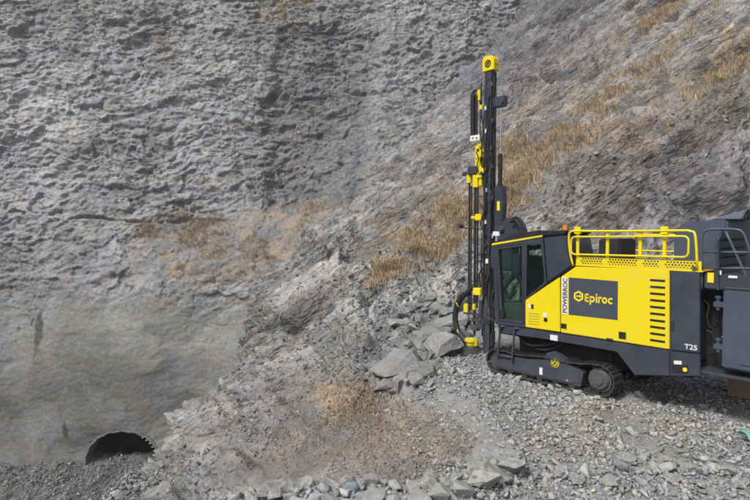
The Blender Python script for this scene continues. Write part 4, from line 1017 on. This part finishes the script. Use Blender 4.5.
# ---- undercarriage
MB().box(1.0, -1.1, -.75, .75, .38, .85, .04).box(.2, -.5, -.85, .85, .3, .62, .03).box(-1.5, -2.5, -.9, .9, .62, .96, .05).box(1.3, .4, -.6, 1.05, .86, 1.02, .02).build('chassis', BLK, rig)
MB().tube([(.9, .95, .9), (.6, 1.0, .72), (.2, .98, .78), (-.1, .95, .9)], .03, 8, 5).tube([(.8, .9, .85), (.5, .95, .66), (.1, .94, .7), (-.2, .9, .9)], .025, 8, 5).build('hose', RUB, rig)
def track(side):
    yo = 1.2*side; yi = .84*side; ym = (yo+yi)/2
    root = bpy.data.objects.new('crawler_track', None); COL.objects.link(root); root.parent = rig
    # closed path of the chain: idler front, sprocket rear
    ci, ri = (1.27, .285), .235; cs_, rs = (-1.0, .335), .285
    path = []
    for k in range(19): t = math.radians(90-180*k/18); path.append((ci[0]+ri*math.cos(t), ci[1]+ri*math.sin(t)))
    for k in range(1, 12): t = k/12; path.append((ci[0]+(cs_[0]-ci[0])*t, .05))
    for k in range(19): t = math.radians(-90-180*k/18); path.append((cs_[0]+rs*math.cos(t), cs_[1]+rs*math.sin(t)))
    for k in range(1, 12):
        t = k/12; zz = (cs_[1]+rs)*(1-t)+(ci[1]+ri)*t; path.append((cs_[0]+(ci[0]-cs_[0])*t, zz+.035*math.sin(math.pi*t*2)**2*(-1 if 0.1 < t < .9 else 0)))
    path = [Vector(p) for p in path]; n = len(path)
    seg = [(path[(i+1) % n]-path[i]).length for i in range(n)]; tot = sum(seg); ns = 36
    sh_ = MB(); ch = MB()
    for k in range(ns):
        d = tot*k/ns; i = 0
        while d > seg[i]: d -= seg[i]; i += 1
        p = path[i].lerp(path[(i+1) % n], d/seg[i]); tdir = (path[(i+1) % n]-path[i]).normalized(); nr_ = Vector((-tdir.y, tdir.x))
        # path runs clockwise seen from +y, outward is to its left
        cen = Vector(((ci[0]+cs_[0])/2, .3)); 
        ang = math.atan2(tdir.y, tdir.x)
        R4 = Matrix.Rotation(-ang, 4, 'Y')
        out = nr_ if (p+nr_*.1-cen).length > (p-nr_*.1-cen).length else -nr_
        c3 = Vector((p.x, ym, p.y))
        sh_.obox(c3, (tot/ns*.93, abs(yo-yi), .018), R4, .003)
        for gx in (-.045, .03):
            sh_.obox(c3+Vector((out.x*.018+tdir.x*gx, 0, out.y*.018+tdir.y*gx)), (.012, abs(yo-yi)-.01, .026), R4, .002)
        for yy in (.94, 1.08): ch.obox(c3+Vector((-out.x*.035, yy*side-ym, -out.y*.035)), (tot/ns*.8, .035, .05), R4, .004)
    sh_.build('track_shoe', TRK, root); ch.build('track_chain', BLK, root)
    fr = [(1.32, .46), (1.30, .13), (-.64, .13), (-.70, .42), (-.62, .46), (-.45, .50), (-.2, .66), (-.02, .70), (.08, .66), (.12, .52), (.5, .46)]
    f = MB().prism(fr, (1.0)*side, 1.165*side, bev=.012).prism([(1.28, .18), (-.5, .17), (-.5, .2), (1.28, .21)], 1.16*side, 1.18*side).prism([(-.4, .30), (-.62, .42), (-.62, .2), (-.4, .2)], 1.16*side, 1.18*side)
    fo = f.build('track_frame', DRK, root)
    for x in (.95, .6, .25, -.1, -.45):
        MB().cyl((x, .98*side, .135), (x, 1.12*side, .135), .075, None, 18).cyl((x, 1.12*side, .135), (x, 1.14*side, .135), .04).build('track_roller', STL, root)
    s_ = MB().cyl((cs_[0], .93*side, cs_[1]), (cs_[0], 1.12*side, cs_[1]), .22, None, 28).cyl((cs_[0], 1.12*side, cs_[1]), (cs_[0], 1.17*side, cs_[1]), .19, .16, 28).cyl((cs_[0], 1.165*side, cs_[1]), (cs_[0], 1.20*side, cs_[1]), .09, .08, 20)
    for k in range(15):
        t = 2*math.pi*k/15; s_.obox((cs_[0]+.235*math.cos(t), 1.02*side, cs_[1]+.235*math.sin(t)), (.05, .05, .045), Matrix.Rotation(-t, 4, 'Y'), .004)
    for k in range(10):
        t = 2*math.pi*k/10; s_.cyl((cs_[0]+.135*math.cos(t), 1.16*side, cs_[1]+.135*math.sin(t)), (cs_[0]+.135*math.cos(t), 1.185*side, cs_[1]+.135*math.sin(t)), .014, None, 6)
    s_.build('sprocket', STL, root)
    MB().cyl((ci[0], .97*side, ci[1]), (ci[0], 1.1*side, ci[1]), .2, None, 26).cyl((ci[0], 1.1*side, ci[1]), (ci[0], 1.14*side, ci[1]), .1).build('idler_wheel', STL, root)
    if side > 0:
        a = SD(555.2, 363.2, 1.17)
        e = MB().cyl((a[0], 1.165, a[1]), (a[0], 1.182, a[1]), .088, None, 28).build('emblem', YDC, fo)
        MB().ring((a[0], 1.184, a[1]), (0, 1, 0), .066, .009, 28, 6).obox((a[0], 1.185, a[1]), (.1, .008, .016), Matrix.Rotation(.8, 4, 'Y'), 0).obox((a[0], 1.185, a[1]), (.1, .008, .016), Matrix.Rotation(-.8, 4, 'Y'), 0).build('emblem_mark', BLK, e)
        for L_ in ([(539.4,367.4),(542.4,367.9),(542.4,375),(539.4,374.5)], [(566,380),(569,380.6),(569,382.4),(566,381.8)], [(573.6,376),(575.4,376.3),(575.4,379),(573.6,378.8)]):
            MB().prism(pxs(L_, 1.17), 1.165, 1.172).build('sticker', WHT, fo)
track(1); track(-1)
# access step loops in front of the near track
for (uu_, tv, bv) in ((500.5, 327, 355), (514.6, 329, 360)):
    a = SD(uu_, tv, 1.22); c = SD(uu_-2.6, bv, 1.22)
    MB().tube([(a[0]-.13, 1.12, a[1]-.01), (a[0]-.05, 1.22, a[1]+.02), (a[0], 1.22, a[1]-.03), ((a[0]+c[0])/2, 1.22, (a[1]+c[1])/2), (c[0], 1.22, c[1]), (c[0], 1.15, c[1]-.05)], .024, 8, 3).build('step_loop', DRK, rig)
a = SD(498.5, 356, 1.22); c = SD(512.6, 358.5, 1.22)
MB().tube([(a[0], 1.2, a[1]), (c[0], 1.2, c[1]+.02)], .02, 8, 0).build('step_rung', DRK, rig)

# ---- boom and mast
def m2(u, v, y=0.0): a = SD(u, v, y); return (a[0], y, a[1])
bo = MB().prism([SD(u, v, 0) for u, v in [(499,242),(500.5,228),(503.5,222.5),(508.5,218.5),(513.5,217.3),(518,221),(522,229),(530,238),(528,246),(503,250)]], -.09, .09, bev=.015)
bo.prism([(1.75, 2.2), (1.75, 2.55), (.3, 2.5), (.2, 2.0), (1.2, 1.6)], -.2, .1, bev=.03).build('boom', DRK, rig)
a = m2(504.2, 228.8); MB().cyl((a[0], -.15, a[2]), (a[0], .14, a[2]), .075).cyl((a[0], .14, a[2]), (a[0], .16, a[2]), .045).build('boom_pin', STL, rig)
MB().tube([m2(u, v, .14) for u, v in [(512,219),(517,217.5),(522,222),(526,231),(524,238)]], .035, 10, 5).tube([m2(u, v, .2) for u, v in [(510,222),(515,220),(519,225),(523,236)]], .03, 10, 5).tube([m2(u, v, .25) for u, v in [(506,241),(520,240),(540,236),(560,233)]], .03, 10, 4).build('hose', RUB, rig)
MB().tube([m2(u, v, .18) for u, v in [(517,222.5),(520,228),(522,233)]], .012, 8, 2).build('hose_streak', WHT, rig)  # white streak along the hose loop
mast = bpy.data.objects.new('mast', None); COL.objects.link(mast); mast.parent = rig
xm = 2.36
bmz0, bmz1 = .12, 6.9
beam = MB().box(xm-.085, xm+.085, -.085, .085, bmz0, bmz1, .01)
for sx_ in (-1, 1):
    for sy_ in (-1, 1): beam.box(xm+sx_*.075-.02, xm+sx_*.075+.02, sy_*.095-.012, sy_*.095+.012, bmz0+.1, bmz1-.02, .003)
z = .4
while z < 6.8:
    beam.obox((xm, .088, z), (.15, .02, .03), Matrix.Rotation(.6 if int(z*10) % 2 else -.6, 4, 'Y'), 0)
    beam.box(xm-.092, xm-.1, -.05, .05, z-.04, z+.08, 0); z += .21
beam = beam.build('mast_beam', DRK, mast)
for z in (1.0, 1.7, 2.35, 3.0, 3.7, 4.5, 5.3, 6.1):
    MB().cyl((xm+.03, .09, z), (xm+.03, .12, z), .018, None, 8).build('bolt', STL, beam)
    MB().cyl((xm-.105, .03, z+.04), (xm-.12, .03, z+.04), .014, None, 8).build('bolt', STL, beam)
hd = MB().prism([(xm+.17, 6.90), (xm+.17, 7.22), (xm+.1, 7.27), (xm-.12, 7.24), (xm-.17, 7.16), (xm-.17, 6.90)], -.11, .11, bev=.012).build('mast_head', YEL, mast)
MB().ring((xm, .115, 7.07), (0, 1, 0), .075, .014, 24, 6).cyl((xm, .11, 7.07), (xm, .125, 7.07), .03).obox((xm, .118, 7.07), (.15, .012, .02), Matrix.Rotation(.8, 4, 'Y'), 0).build('sheave', BLK, hd)
MB().tube([(xm-.17, .05, 7.05), (xm-.24, .08, 7.02), (xm-.27, .08, 6.98)], .016, 8, 3).build('cable_end', STL, hd)
for k in range(14):
    u = random.uniform(480.5, 494.5); y = random.uniform(.09, .15); v0 = random.uniform(80, 240); v1 = v0+random.uniform(60, 110)
    MB().tube([m2(u+random.uniform(-1.6, 1.6), v0+(v1-v0)*j/5, y+random.uniform(-.02, .02)) for j in range(6)], random.uniform(.010, .017), 6, 4).build('hose', random.choice((RUB, RUB, BLK)), mast)
# long hoses down both sides of the beam
for k, (x, y, z0, z1, r) in enumerate([(xm+.14, .02, .4, 6.6, .016), (xm+.125, .07, .5, 6.2, .013), (xm-.12, .06, .6, 6.75, .014), (xm-.14, .0, 2.9, 6.4, .016), (xm+.17, -.05, 1.0, 6.5, .014)]):
    MB().tube([(x+.02*math.sin(j*1.7+k), y+.015*math.cos(j*2.1+k), z0+(z1-z0)*j/9) for j in range(10)], r, 6, 2).build('hose', RUB, mast)
ch_ = MB()
z = 1.0
while z < 6.6: ch_.box(xm+.095, xm+.118, -.02, .02, z, z+.06, 0); z += .085
ch_.build('feed_chain', STL, mast)
MB().box(xm+.10, xm+.135, .03, .05, 3.9, 6.2, .003).build('scale_strip', WHT, mast)
# side arm near the top and the feed cylinder
a = m2(495, 97); c = m2(506, 106)
MB().box(c[0], xm-.08, -.07, .07, c[2], a[2]-.02, .015).cyl((c[0]+.05, -.1, c[2]+.1), (c[0]+.05, .1, c[2]+.1), .04).build('cylinder_arm', DRK, mast)
cx_ = m2(500.4, 150)[0]
MB().cyl((cx_, 0, m2(500, 160)[2]), (cx_, 0, c[2]+.03), .017).build('piston_rod', CHR, mast)
MB().cyl((cx_, 0, m2(500, 186)[2]), (cx_, 0, m2(500, 154)[2]), .05).cyl((cx_, 0, m2(500, 187)[2]), (cx_, 0, m2(500, 184)[2]), .065).build('lift_cylinder', BLK, mast)
MB().prism([SD(u, v, 0) for u, v in [(496,186),(504.4,186),(505.4,205),(503.5,226),(501,234),(496.4,234)]], -.08, .08, bev=.015).build('cylinder_bracket', DRK, mast)
a = m2(498.4, 206, .085); MB().box(a[0]-.04, a[0]+.04, .08, .09, a[2]-.11, a[2]+.11, .004).build('sticker', YDC, mast)
a = m2(496, 234, .1); MB().box(a[0]-.1, a[0]+.1, .06, .1, a[2]-.05, a[2]+.06, .01).build('white_plate', WHT, mast)
# hose bundle hanging beside the mast
hb = MB()
for k, (du, y) in enumerate([(0, 0), (1.7, .06), (3.3, .0), (5.0, .07), (2.5, -.07)]):
    hb.tube([m2(471.8+du*.95, 95-1.5*math.sin(k), y), m2(471.5+du, 106, y), m2(471.5+du, 124, y), m2(472.0+du*.9, 141, y)], .03, 8, 4)
hb.tube([m2(472, 96), m2(474, 91.2), m2(477.5, 90.6), m2(480, 94), m2(481, 104)], .03, 8, 5)
hb.build('hose_bundle', RUB, mast)
a = m2(470, 135.8, .12); c = m2(479.4, 140.2, .12); cl = MB().box(c[0], a[0], .08, .12, c[2], a[2], .006).build('hose_clamp', WHT, mast)
for u in (472.8, 476.6):
    a = m2(u, 138, .125); MB().cyl((a[0], .12, a[2]), (a[0], .128, a[2]), .022, None, 10).build('clamp_bolt', BLK, cl)
MB().tube([m2(479.6, 91), m2(481, 96), m2(481, 110), m2(480, 128), m2(481.5, 142)], .014, 6, 3).build('hose', RUB, mast)
MB().box(*sorted((m2(484.5, 105)[0], m2(481.8, 105)[0])), .05, .1, m2(483, 110)[2], m2(483, 105.5)[2], .006).box(*sorted((m2(481.5, 90)[0], m2(478.6, 90)[0])), .0, .06, m2(480, 101)[2], m2(480, 90)[2], .01).build('hose_guide', YEL, mast)
# rock drill on its cradle
dr = MB()
def mbx(u0, v0, u1, v1, y0, y1, mb, bev=.012):
    a = m2(u0, v0, (y0+y1)/2); c = m2(u1, v1, (y0+y1)/2); mb.box(c[0], a[0], y0, y1, c[2], a[2], bev)
mbx(476.5,146,480.8,166,-.06,.07,dr); mbx(477.5,150,485.5,158,-.09,.1,dr); mbx(478.5,158,483.8,178,-.07,.09,dr); mbx(467.8,174,471.4,183,-.04,.06,dr); mbx(474.2,174,479.0,187.5,-.05,.08,dr)
mbx(481,168,488.5,173.5,-.05,.12,dr); mbx(480,178,482.8,186,-.05,.06,dr); mbx(478.2,143,482.4,148,-.04,.05,dr)
dr = dr.build('rock_drill', YEL, mast)
db = MB(); mbx(469.4,167.2,479.2,174,-.06,.11,db); mbx(465.5,172.6,470.0,173.9,-.02,.03,db); mbx(462.8,172.2,467.0,175.8,-.02,.03,db);
a = m2(478, 150, .1); MB().cyl((a[0], .05, a[2]), (a[0], .12, a[2]), .035).build('drill_fitting', DRK, dr); a = m2(482, 173, .1); MB().cyl((a[0], .05, a[2]), (a[0], .13, a[2]), .04).build('drill_fitting', DRK, dr)
db.build('drill_motor', DRK, dr)
for k, (u, v) in enumerate(((479.5,146),(482.5,152),(476,152),(484,160))):
    MB().tube([m2(u, v, .1), m2(u+2.5, v+6, .16), m2(u+1, v+14, .14), m2(u+3, v+22, .1)], .014, 6, 4).build('hose', RUB, mast)
# drill rods in the carousel
for u, vt, vb, r in ((469.6,183,312,.026),(471.6,186,310,.018),(475.4,187,336,.03),(477.9,187,308,.022)):
    a = m2(u, vt, .0); c = m2(u-.2, vb, .0)
    MB().cyl((a[0], 0, c[2]), (a[0], 0, a[2]), r, None, 12).build('drill_rod', BLK, mast)
MB().box(m2(479, 200)[0], xm+.08, -.02, .02, 3.9, 3.95, .004).box(m2(479, 200)[0], xm+.08, -.02, .02, 3.35, 3.4, .004).box(m2(479, 200)[0], xm+.08, -.02, .02, 2.3, 2.36, .004).build('rod_guide', STL, mast)
yc = MB(); mbx(476.4,214,482.6,220.5,-.05,.08,yc); mbx(471.5,216,478,219,-.02,.04,yc); yc.build('rod_clamp', YEL, mast)
yc = MB(); mbx(474.6,287.5,482,295.5,-.05,.1,yc); mbx(468.5,290,475,292.6,-.02,.05,yc); yc.build('rod_clamp', YDC, mast)
yc = MB(); mbx(464.9,303.5,468.8,312.6,-.05,.07,yc); mbx(473.6,303.5,475.8,310,-.05,.05,yc); yc.build('rod_clamp', YEL, mast)
lb = MB(); mbx(465,312,480,315.5,-.08,.09,lb); mbx(474,318,487,323,-.1,.1,lb); mbx(479,322,486,329,-.1,.14,lb); mbx(488,316,496,321,-.1,.12,lb); mbx(487.5,330,493.5,346,-.1,.05,lb); mbx(480,300,484,318,-.06,.05,lb)
lb.build('rod_support', DRK, mast)
lb = MB(); mbx(472,324,478.5,331,-.05,.08,lb); lb.build('gripper', STL, mast); lb = MB(); mbx(489,299,491.6,314,-.05,.11,lb); lb.build('gripper', STL, mast)
a = m2(461, 226, .05); c = m2(484.5, 229.5, .0)
ba = MB().tube([a, m2(464.5, 228, .03), m2(474, 228.4, .02), c], .017, 8, 3)
b = bmesh.new(); bmesh.ops.create_icosphere(b, subdivisions=2, radius=.065); ba.join(b, Matrix.Translation(a)).build('swing_arm', BLK, mast)
for k, pts in enumerate([[(486,244),(481,262),(483,280),(486,296)], [(488,250),(490,270),(486,290),(490,308)], [(482,268),(479,276),(481,284),(486,288)], [(493,262),(496,280),(492,300),(494,318)], [(484,318),(490,324),(496,320),(500,326)], [(480,204),(484,212),(481,224),(486,236)]]):
    MB().tube([m2(u, v, .13) for u, v in pts], .02, 7, 4).build('hose', RUB, mast)
for q_ in ((484,260,487,276,.05,.12),(483.5,200,486,214,.08,.12),(485,296,487.5,318,.06,.12)):
    mbk = MB(); mbx(*q_, mbk); mbk.build('valve_block', STL, mast)
for u, v in ((491.8,84),(485.6,108),(492.5,120),(486,131),(491,148),(492,166),(486,190),(492.6,198),(485.5,222),(492,236),(486,252),(490,268),(485.6,282),(493,292),(487,306)):
    a = m2(u, v, .11); MB().box(a[0]-.022, a[0]+.022, .09, .125, a[2]-.05, a[2]+.05, .004).build('glint_fitting', random.choice((STL, STL, DRL, WHT)), mast)  # small bits on the mast, the pale ones standing in for white glints
a = m2(487, 261, .12); MB().box(a[0]-.04, a[0]+.04, .12, .13, a[2]-.06, a[2]+.05, .003).build('sticker', WHT, mast)
# slide that ties the mast to the boom
MB().box(xm-.1, 1.6, -.16, .12, 2.15, 2.75, .03).box(xm-.1, 1.35, -.13, .1, 1.2, 1.45, .03).cyl((xm-.05, -.05, 1.3), (1.4, -.05, 2.4), .06).build('mast_slide', DRK, rig)
# dust hood, its yellow collar and the suction hose
hx_, hz_b = m2(471.4, 346)[0], 0
MB().cyl((hx_, 0, .02), (hx_, 0, .14), .40, .24, 30).cyl((hx_, 0, .13), (hx_, 0, .2), .22, .17, 30).build('dust_hood', RUB, mast)
cz_ = m2(471.4, 343)[2]
MB().cyl((hx_, 0, .18), (hx_, 0, .33), .12, .15, 24).cyl((hx_, 0, .3), (hx_, 0, .36), .17, .17, 24).box(hx_-.19, hx_-.12, -.05, .05, .2, .34, .01).build('hood_collar', YEL, mast)
suck = [(475,286),(468,292),(461,298),(456.5,308),(455.2,320),(458,331),(463,338),(467,344)]
MB().tube([m2(u, v, .02) for u, v in suck], .075, 12, 5).build('suction_hose', RUB, mast)
ring_ = MB()
for (i, t) in ((2, .6), (5, .1)):
    a = Vector(m2(*suck[i], .02)).lerp(Vector(m2(*suck[i+1], .02)), t); d = (Vector(m2(*suck[i+1], .02))-Vector(m2(*suck[i], .02)))
    ring_.ring(a, d+Vector((.5, .2, 0)), .079, .012, 20, 6)
ring_.build('hose_band', YDC, mast)

# ---- things beside the rig
def ground_at(u, v, lift=0):
    r = ray(u, v); k = -(CAMZ-lift)/r[2]; return (r[0]*k, r[1]*k)
gx, gy = ground_at(752, 400)
bk = MB().box(-.28, .28, -.28, .28, 0, .46, .012).box(-.29, .29, .284, .296, .05, .41, .004).build('support_block', TAN)
bk.location = (gx+.12, gy+.25, .0); bk.rotation_euler = (0, 0, RA+math.pi)
tag(bk, 'brown square-sided block standing on the gravel under the rear cabinet', 'block')
gm, nt, b = new_mat('green_plastic'); b.inputs['Base Color'].default_value = (.13, .40, .28, 1); b.inputs['Roughness'].default_value = .5
gx, gy = ground_at(750.5, 443)
mb = MB(); b = bmesh.new(); bmesh.ops.create_grid(b, x_segments=8, y_segments=8, size=.13)
for v_ in b.verts: v_.co.z += .03*math.sin(v_.co.x*31)+.025*math.cos(v_.co.y*27+v_.co.x*12)
mb.join(b); gs = mb.build('plastic_scrap', gm); gs.modifiers.new('thick', 'SOLIDIFY').thickness = .004
gs.location = (gx, gy, .09); gs.rotation_euler = (.5, .1, .6)
tag(gs, 'crumpled pale green plastic scrap among the stones at the right edge', 'scrap')
# ------------------------------------------------------------------ light, sky, camera
w = bpy.data.worlds.new('World'); SC.world = w; w.use_nodes = True
nt = w.node_tree; bg = nt.nodes['Background']
sky = nt.nodes.new('ShaderNodeTexSky'); sky.sky_type = 'NISHITA'; sky.sun_disc = False
SUN_EL, SUN_AZ = math.radians(50), math.radians(222)      # azimuth clockwise from +Y
sky.sun_elevation = SUN_EL; sky.sun_rotation = SUN_AZ
sky.air_density = 1.0; sky.dust_density = 4.0; sky.ozone_density = .6
hs = nt.nodes.new('ShaderNodeHueSaturation'); hs.inputs['Saturation'].default_value = .5
nt.links.new(sky.outputs[0], hs.inputs['Color']); nt.links.new(hs.outputs[0], bg.inputs[0]); bg.inputs[1].default_value = .11
ld = bpy.data.lights.new('sun', 'SUN'); ld.energy = 2.5; ld.angle = math.radians(15); ld.color = (1, .975, .94)
sun = bpy.data.objects.new('sun', ld); COL.objects.link(sun)
d = Vector((math.sin(SUN_AZ)*math.cos(SUN_EL), math.cos(SUN_AZ)*math.cos(SUN_EL), math.sin(SUN_EL)))
sun.rotation_euler = d.to_track_quat('Z', 'Y').to_euler(); sun.location = (-10, -10, 30)
cd = bpy.data.cameras.new('camera'); cam = bpy.data.objects.new('camera', cd); COL.objects.link(cam)
cd.sensor_width = 36; cd.lens = 36*F/750; cd.clip_end = 500; cd.clip_start = .05
cam.location = (0, 0, CAMZ); cam.rotation_euler = (math.pi/2-PITCH, 0, 0)
SC.camera = cam
vs = SC.view_settings; vs.view_transform = 'Standard'; vs.look = 'None'; vs.exposure = 0.25; vs.gamma = 1; vs.use_curve_mapping = False

# thin quarry dust in the air
hm = bpy.data.materials.new('haze'); hm.use_nodes = True; hn = hm.node_tree
hn.nodes.remove(hn.nodes['Principled BSDF']); pv = hn.nodes.new('ShaderNodeVolumePrincipled')
pv.inputs['Color'].default_value = (.93, .94, .96, 1); pv.inputs['Density'].default_value = .0008; pv.inputs['Anisotropy'].default_value = .2
hn.links.new(pv.outputs[0], hn.nodes['Material Output'].inputs['Volume'])
hb_ = bmesh.new(); bmesh.ops.create_cube(hb_, size=1); bmesh.ops.scale(hb_, vec=(150, 130, 72), verts=hb_.verts)
me = bpy.data.meshes.new('haze'); hb_.to_mesh(me); me.materials.append(hm); ho = bpy.data.objects.new('haze', me); COL.objects.link(ho); ho.location = (0, 38, 14.5); tag(ho, kind='stuff')
